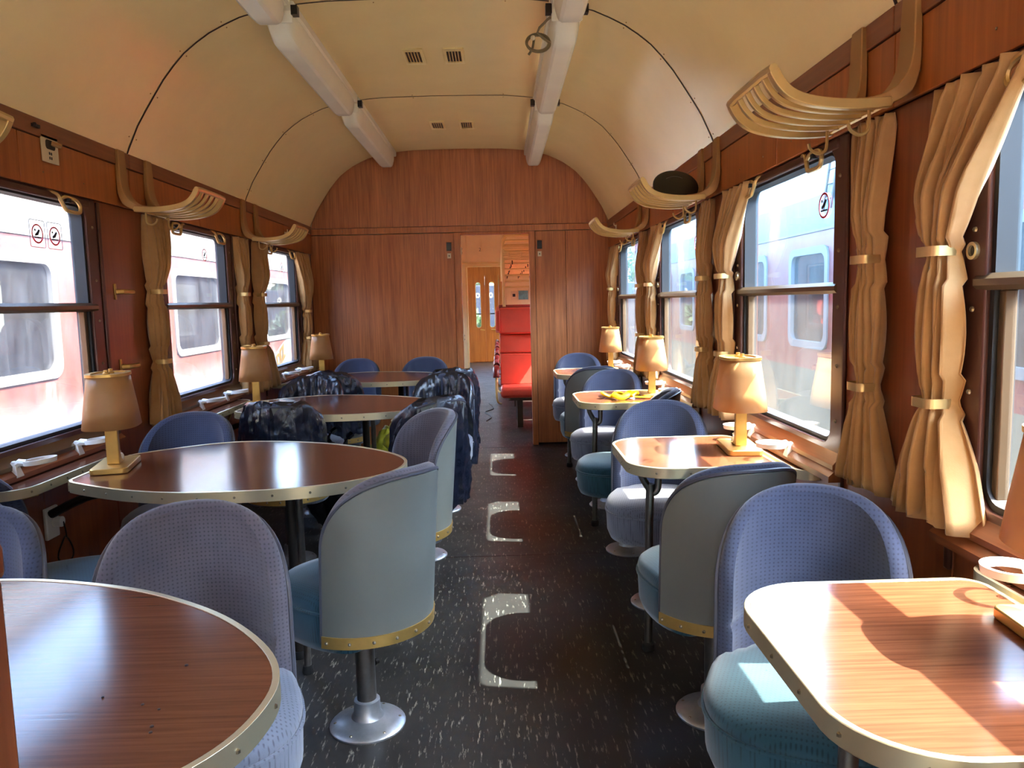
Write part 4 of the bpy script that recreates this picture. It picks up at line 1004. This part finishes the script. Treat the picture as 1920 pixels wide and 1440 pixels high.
# ------------------------------------------------------------------ outside
gr = struct(MB().box(-60, 60, -40, 90, -1.35, -1.25).build('ground', 'gravel'), 'gravel track bed outside')
def coach(x, side, y0, y1, wins, mats, label, cat='coach', z_win=(.86, 1.75), interior=True):
    # side plane at x facing -side toward us; body extends outward
    o = empty('railway_coach', (x, (y0+y1)/2, -1.25)); oy = (y0+y1)/2
    ox = lambda d: d*side; mid, low, top, roof, frm = mats
    B = lambda mb, d0, d1, a, c, z0, z1: mb.box(*sorted((ox(d0), ox(d1))), a-oy, c-oy, z0+1.25, z1+1.25)
    b = MB(); B(b, 0, .06, y0, y1, -.35, .62 if low else z_win[0]-.02)
    b.build('lower_side', low or mid, o, smooth=0)
    b = MB(); prev = y0
    if low: B(b, 0, .06, y0, y1, .62, z_win[0]-.02)
    for a, c in wins: B(b, 0, .06, prev, a, z_win[0]-.02, z_win[1]+.02); prev = c
    B(b, 0, .06, prev, y1, z_win[0]-.02, z_win[1]+.02); B(b, 0, .06, y0, y1, z_win[1]+.02, 1.93)
    b.build('window_band', mid, o, smooth=0)
    b = MB(); B(b, -.004, .06, y0, y1, 1.93, 2.25); b.build('cant_rail', top, o, smooth=0)
    b = MB(); B(b, -.012, 0, y0, y1, 1.925, 1.945); b.build('gutter', frm, o)
    pr = [(0, 2.25), (.05, 2.42), (.2, 2.62), (.45, 2.76), (.9, 2.86), (1.4, 2.89), (1.9, 2.86), (2.35, 2.76), (2.6, 2.62), (2.75, 2.42), (2.8, 2.25)]
    MB().loft([[(ox(a), y-oy, z+1.25) for a, z in pr] for y in (y0, y1)]).build('roof', roof, o, smooth=50)
    b = MB(); B(b, 2.74, 2.8, y0, y1, -.35, z_win[0]); prev = y0
    for a, c in (wins if interior else []): B(b, 2.74, 2.8, prev, a, z_win[0], z_win[1]); prev = c
    B(b, 2.74, 2.8, prev, y1, z_win[0], z_win[1]); B(b, 2.74, 2.8, y0, y1, z_win[1], 2.25); b.build('far_side', 'cream', o, smooth=0)
    b = MB(); B(b, .06, 2.74, y0, y1, -.05, 0); b.build('coach_floor', 'gap', o)
    for a, c in ((y0, y0+.05), (y1-.05, y1)): b = MB(); B(b, 0, 2.8, a, c, -.35, 2.6); b.build('coach_end', mid, o)
    b = MB(); B(b, .3, 2.5, y0+2, y1-2, -.75, -.35); b.build('underframe', 'darksteel', o)
    for yy in (y0+2.5, y1-2.5):
        for d in (-1.1, 1.1):
            w_ = MB(); n = 24
            for dd in (.5, 2.3): w_.loft([[(ox(dd+t), yy+d-oy+.46*math.cos(2*PI*k/n), .46+.46*math.sin(2*PI*k/n)) for k in range(n)] for t in (-.06, .06)])
            w_.build('wheelset', 'darksteel', o)
    for i, (a, c) in enumerate(wins):
        ou = rrect(a-.02-oy, c+.02-oy, z_win[0]-.04+1.25, z_win[1]+.04+1.25, .12, 6); inn = rrect(a+.05-oy, c-.05-oy, z_win[0]+.03+1.25, z_win[1]-.03+1.25, .09, 6)
        wf = MB().ring(ou, inn, lambda y, z: (ox(-.015), y, z), lambda y, z: (ox(.03), y, z)).build('window_frame', frm, o)
        b = MB(); B(b, .02, .026, a, c, z_win[0]-.01, z_win[1]+.01); b.build('window_glass', 'glass_dark', wf, smooth=0)
        if interior:
            for k in (.25, .75):
                y = a+(c-a)*k-oy
                for d in (.5, 1.9): MB().prism(rrect(-.23, .23, 1.25+.35, 1.25+1.28, [.2, .2, .02, .02], 6), lambda q, z: (ox(d+q), y, z), lambda q, z: (ox(d+q), y+.12, z)).build('coach_seat', 'darksteel', o)
    tag(o, label, cat); return o
CL = coach(-3.55, -1, -9, 15.2, [(-5.0+3.45*k-.05*(k > 2), -3.55+3.45*k-.05*(k > 2)) for k in range(1, 3)]+[(4.85, 6.25), (8.5, 9.9), (11.75, 13.15)], ('coach_l', None, 'coach_l_top', 'coach_l_top', 'coach_l_top'), 'rusty faded red coach with white-framed windows and graffiti outside')
# graffiti
gl = MB().prism(spline([(11.3, .15), (11.9, .48), (12.5, .72), (13.0, .83), (13.15, .75), (12.9, .45), (12.5, .20), (12.0, -.05), (11.5, -.15)], 5), lambda y, z: (.004, y-3.1, z+1.25), lambda y, z: (.008, y-3.1, z+1.25)).build('graffiti_panel', 'graf_w', CL)
cu = bpy.data.curves.new('graffiti', 'FONT'); cu.body = 'DIZ'; cu.size = .30; cu.extrude = .002; cu.offset = .012
t = bpy.data.objects.new('tmp_text', cu); COL.objects.link(t); dg = bpy.context.evaluated_depsgraph_get(); me = bpy.data.meshes.new_from_object(t.evaluated_get(dg)); bpy.data.objects.remove(t)
me.materials.clear(); me.materials.append(M['graf_y']); go = bpy.data.objects.new('graffiti_letters', me); COL.objects.link(go); go.parent = CL
go.matrix_local = Matrix.Translation((.012, 12.25-3.1, .36+1.25)) @ Matrix(((0, 0, 1, 0), (1, 0, 0, 0), (0, 1, 0, 0), (0, 0, 0, 1))) @ Matrix.Rotation(math.radians(22), 4, 'Z')
CR = coach(3.0, 1, -7, 17, [(-4.2+1.6*k, -3.3+1.6*k) for k in range(12)], ('coach_r', 'coach_r_low', 'coach_r_top', 'roof_pale', 'roof_pale'), 'red and beige coach with pale blue cant rail and pale roof on the next track', interior=False)
ld = MB()
for yy in (0, .16): ld.tube([(-.03, yy, 2.1+1.25), (.05, yy, 2.72+1.25)], .012, 6)
for k in range(4): ld.tube([(-.01+.018*k, 0, 3.45+.13*k), (-.01+.018*k, .16, 3.45+.13*k)], .010, 6)
ldo = ld.build('roof_ladder', 'darksteel', CR); ldo.location = (0, 1.9, 0)
# greenery and wagon beyond the end door
def shrub(x, y, r, h, seed, label):
    o = empty('tree', (x, y, -1.25)); rnd = random.Random(seed); mb = MB()
    for k in range(900):
        u = rnd.random()*2*PI; c = rnd.uniform(-1, 1); q = rnd.random()**.4; s = math.sqrt(1-c*c)
        p = Vector((r*q*s*math.cos(u), r*q*s*math.sin(u), h*.55+h*.45*q*c)); l = .16+.14*rnd.random()
        a = Vector((rnd.gauss(0, 1), rnd.gauss(0, 1), rnd.gauss(0, 1))).normalized()*l; bb = a.orthogonal().normalized()*l*.5
        mb.add([p-a, p+bb, p+a, p-bb], [(0, 1, 2, 3)])
    mb.build('foliage', 'leaf', o, smooth=0); MB().tube([(0, 0, 0), (.05, 0, h*.7)], [.14, .06], 8).build('trunk', 'bark', o)
    tag(o, label, 'tree', 'greenery beyond the far doors')
for k, (x, y, r, h) in enumerate([(-2.5, 32, 1.7, 5.4), (1.3, 32, 1.7, 5.6), (5.2, 32, 1.7, 5.0), (-1.0, 22.5, .6, 2.45), (.4, 22.8, .6, 2.35), (-6.4, 32, 1.7, 5)]):
    shrub(x, y, r, h, k, ['tall leafy tree behind the dark wagon', 'broad leafy tree behind the dark wagon', 'spreading leafy tree behind the wagon end', 'low bright bush in front of the dark wagon', 'second low bright bush before the wagon', 'outer leafy tree behind the wagon'][k])
wg = empty('goods_wagon', (0, 26, -1.25)); MB().box(-6, 6, 0, 2.4, .6, 3.15).build('wagon_body', 'wagon', wg, bevel=.03)
circ = lambda q, n=28: [(q*math.cos(2*PI*k/n)*.8, q*math.sin(2*PI*k/n)) for k in range(n)]
for xx in (-.70, -.26, .2): MB().ring(circ(.085), circ(.045), lambda x, z: (x+xx, -.006, z+2.82), lambda x, z: (x+xx, .002, z+2.82)).build('painted_letter', 'paper', wg)
MB().box(-6, 6, .2, 2.2, .3, .6).build('wagon_chassis', 'darksteel', wg)
tag(wg, 'dark blue goods wagon with white round letters seen through far doors', 'wagon')
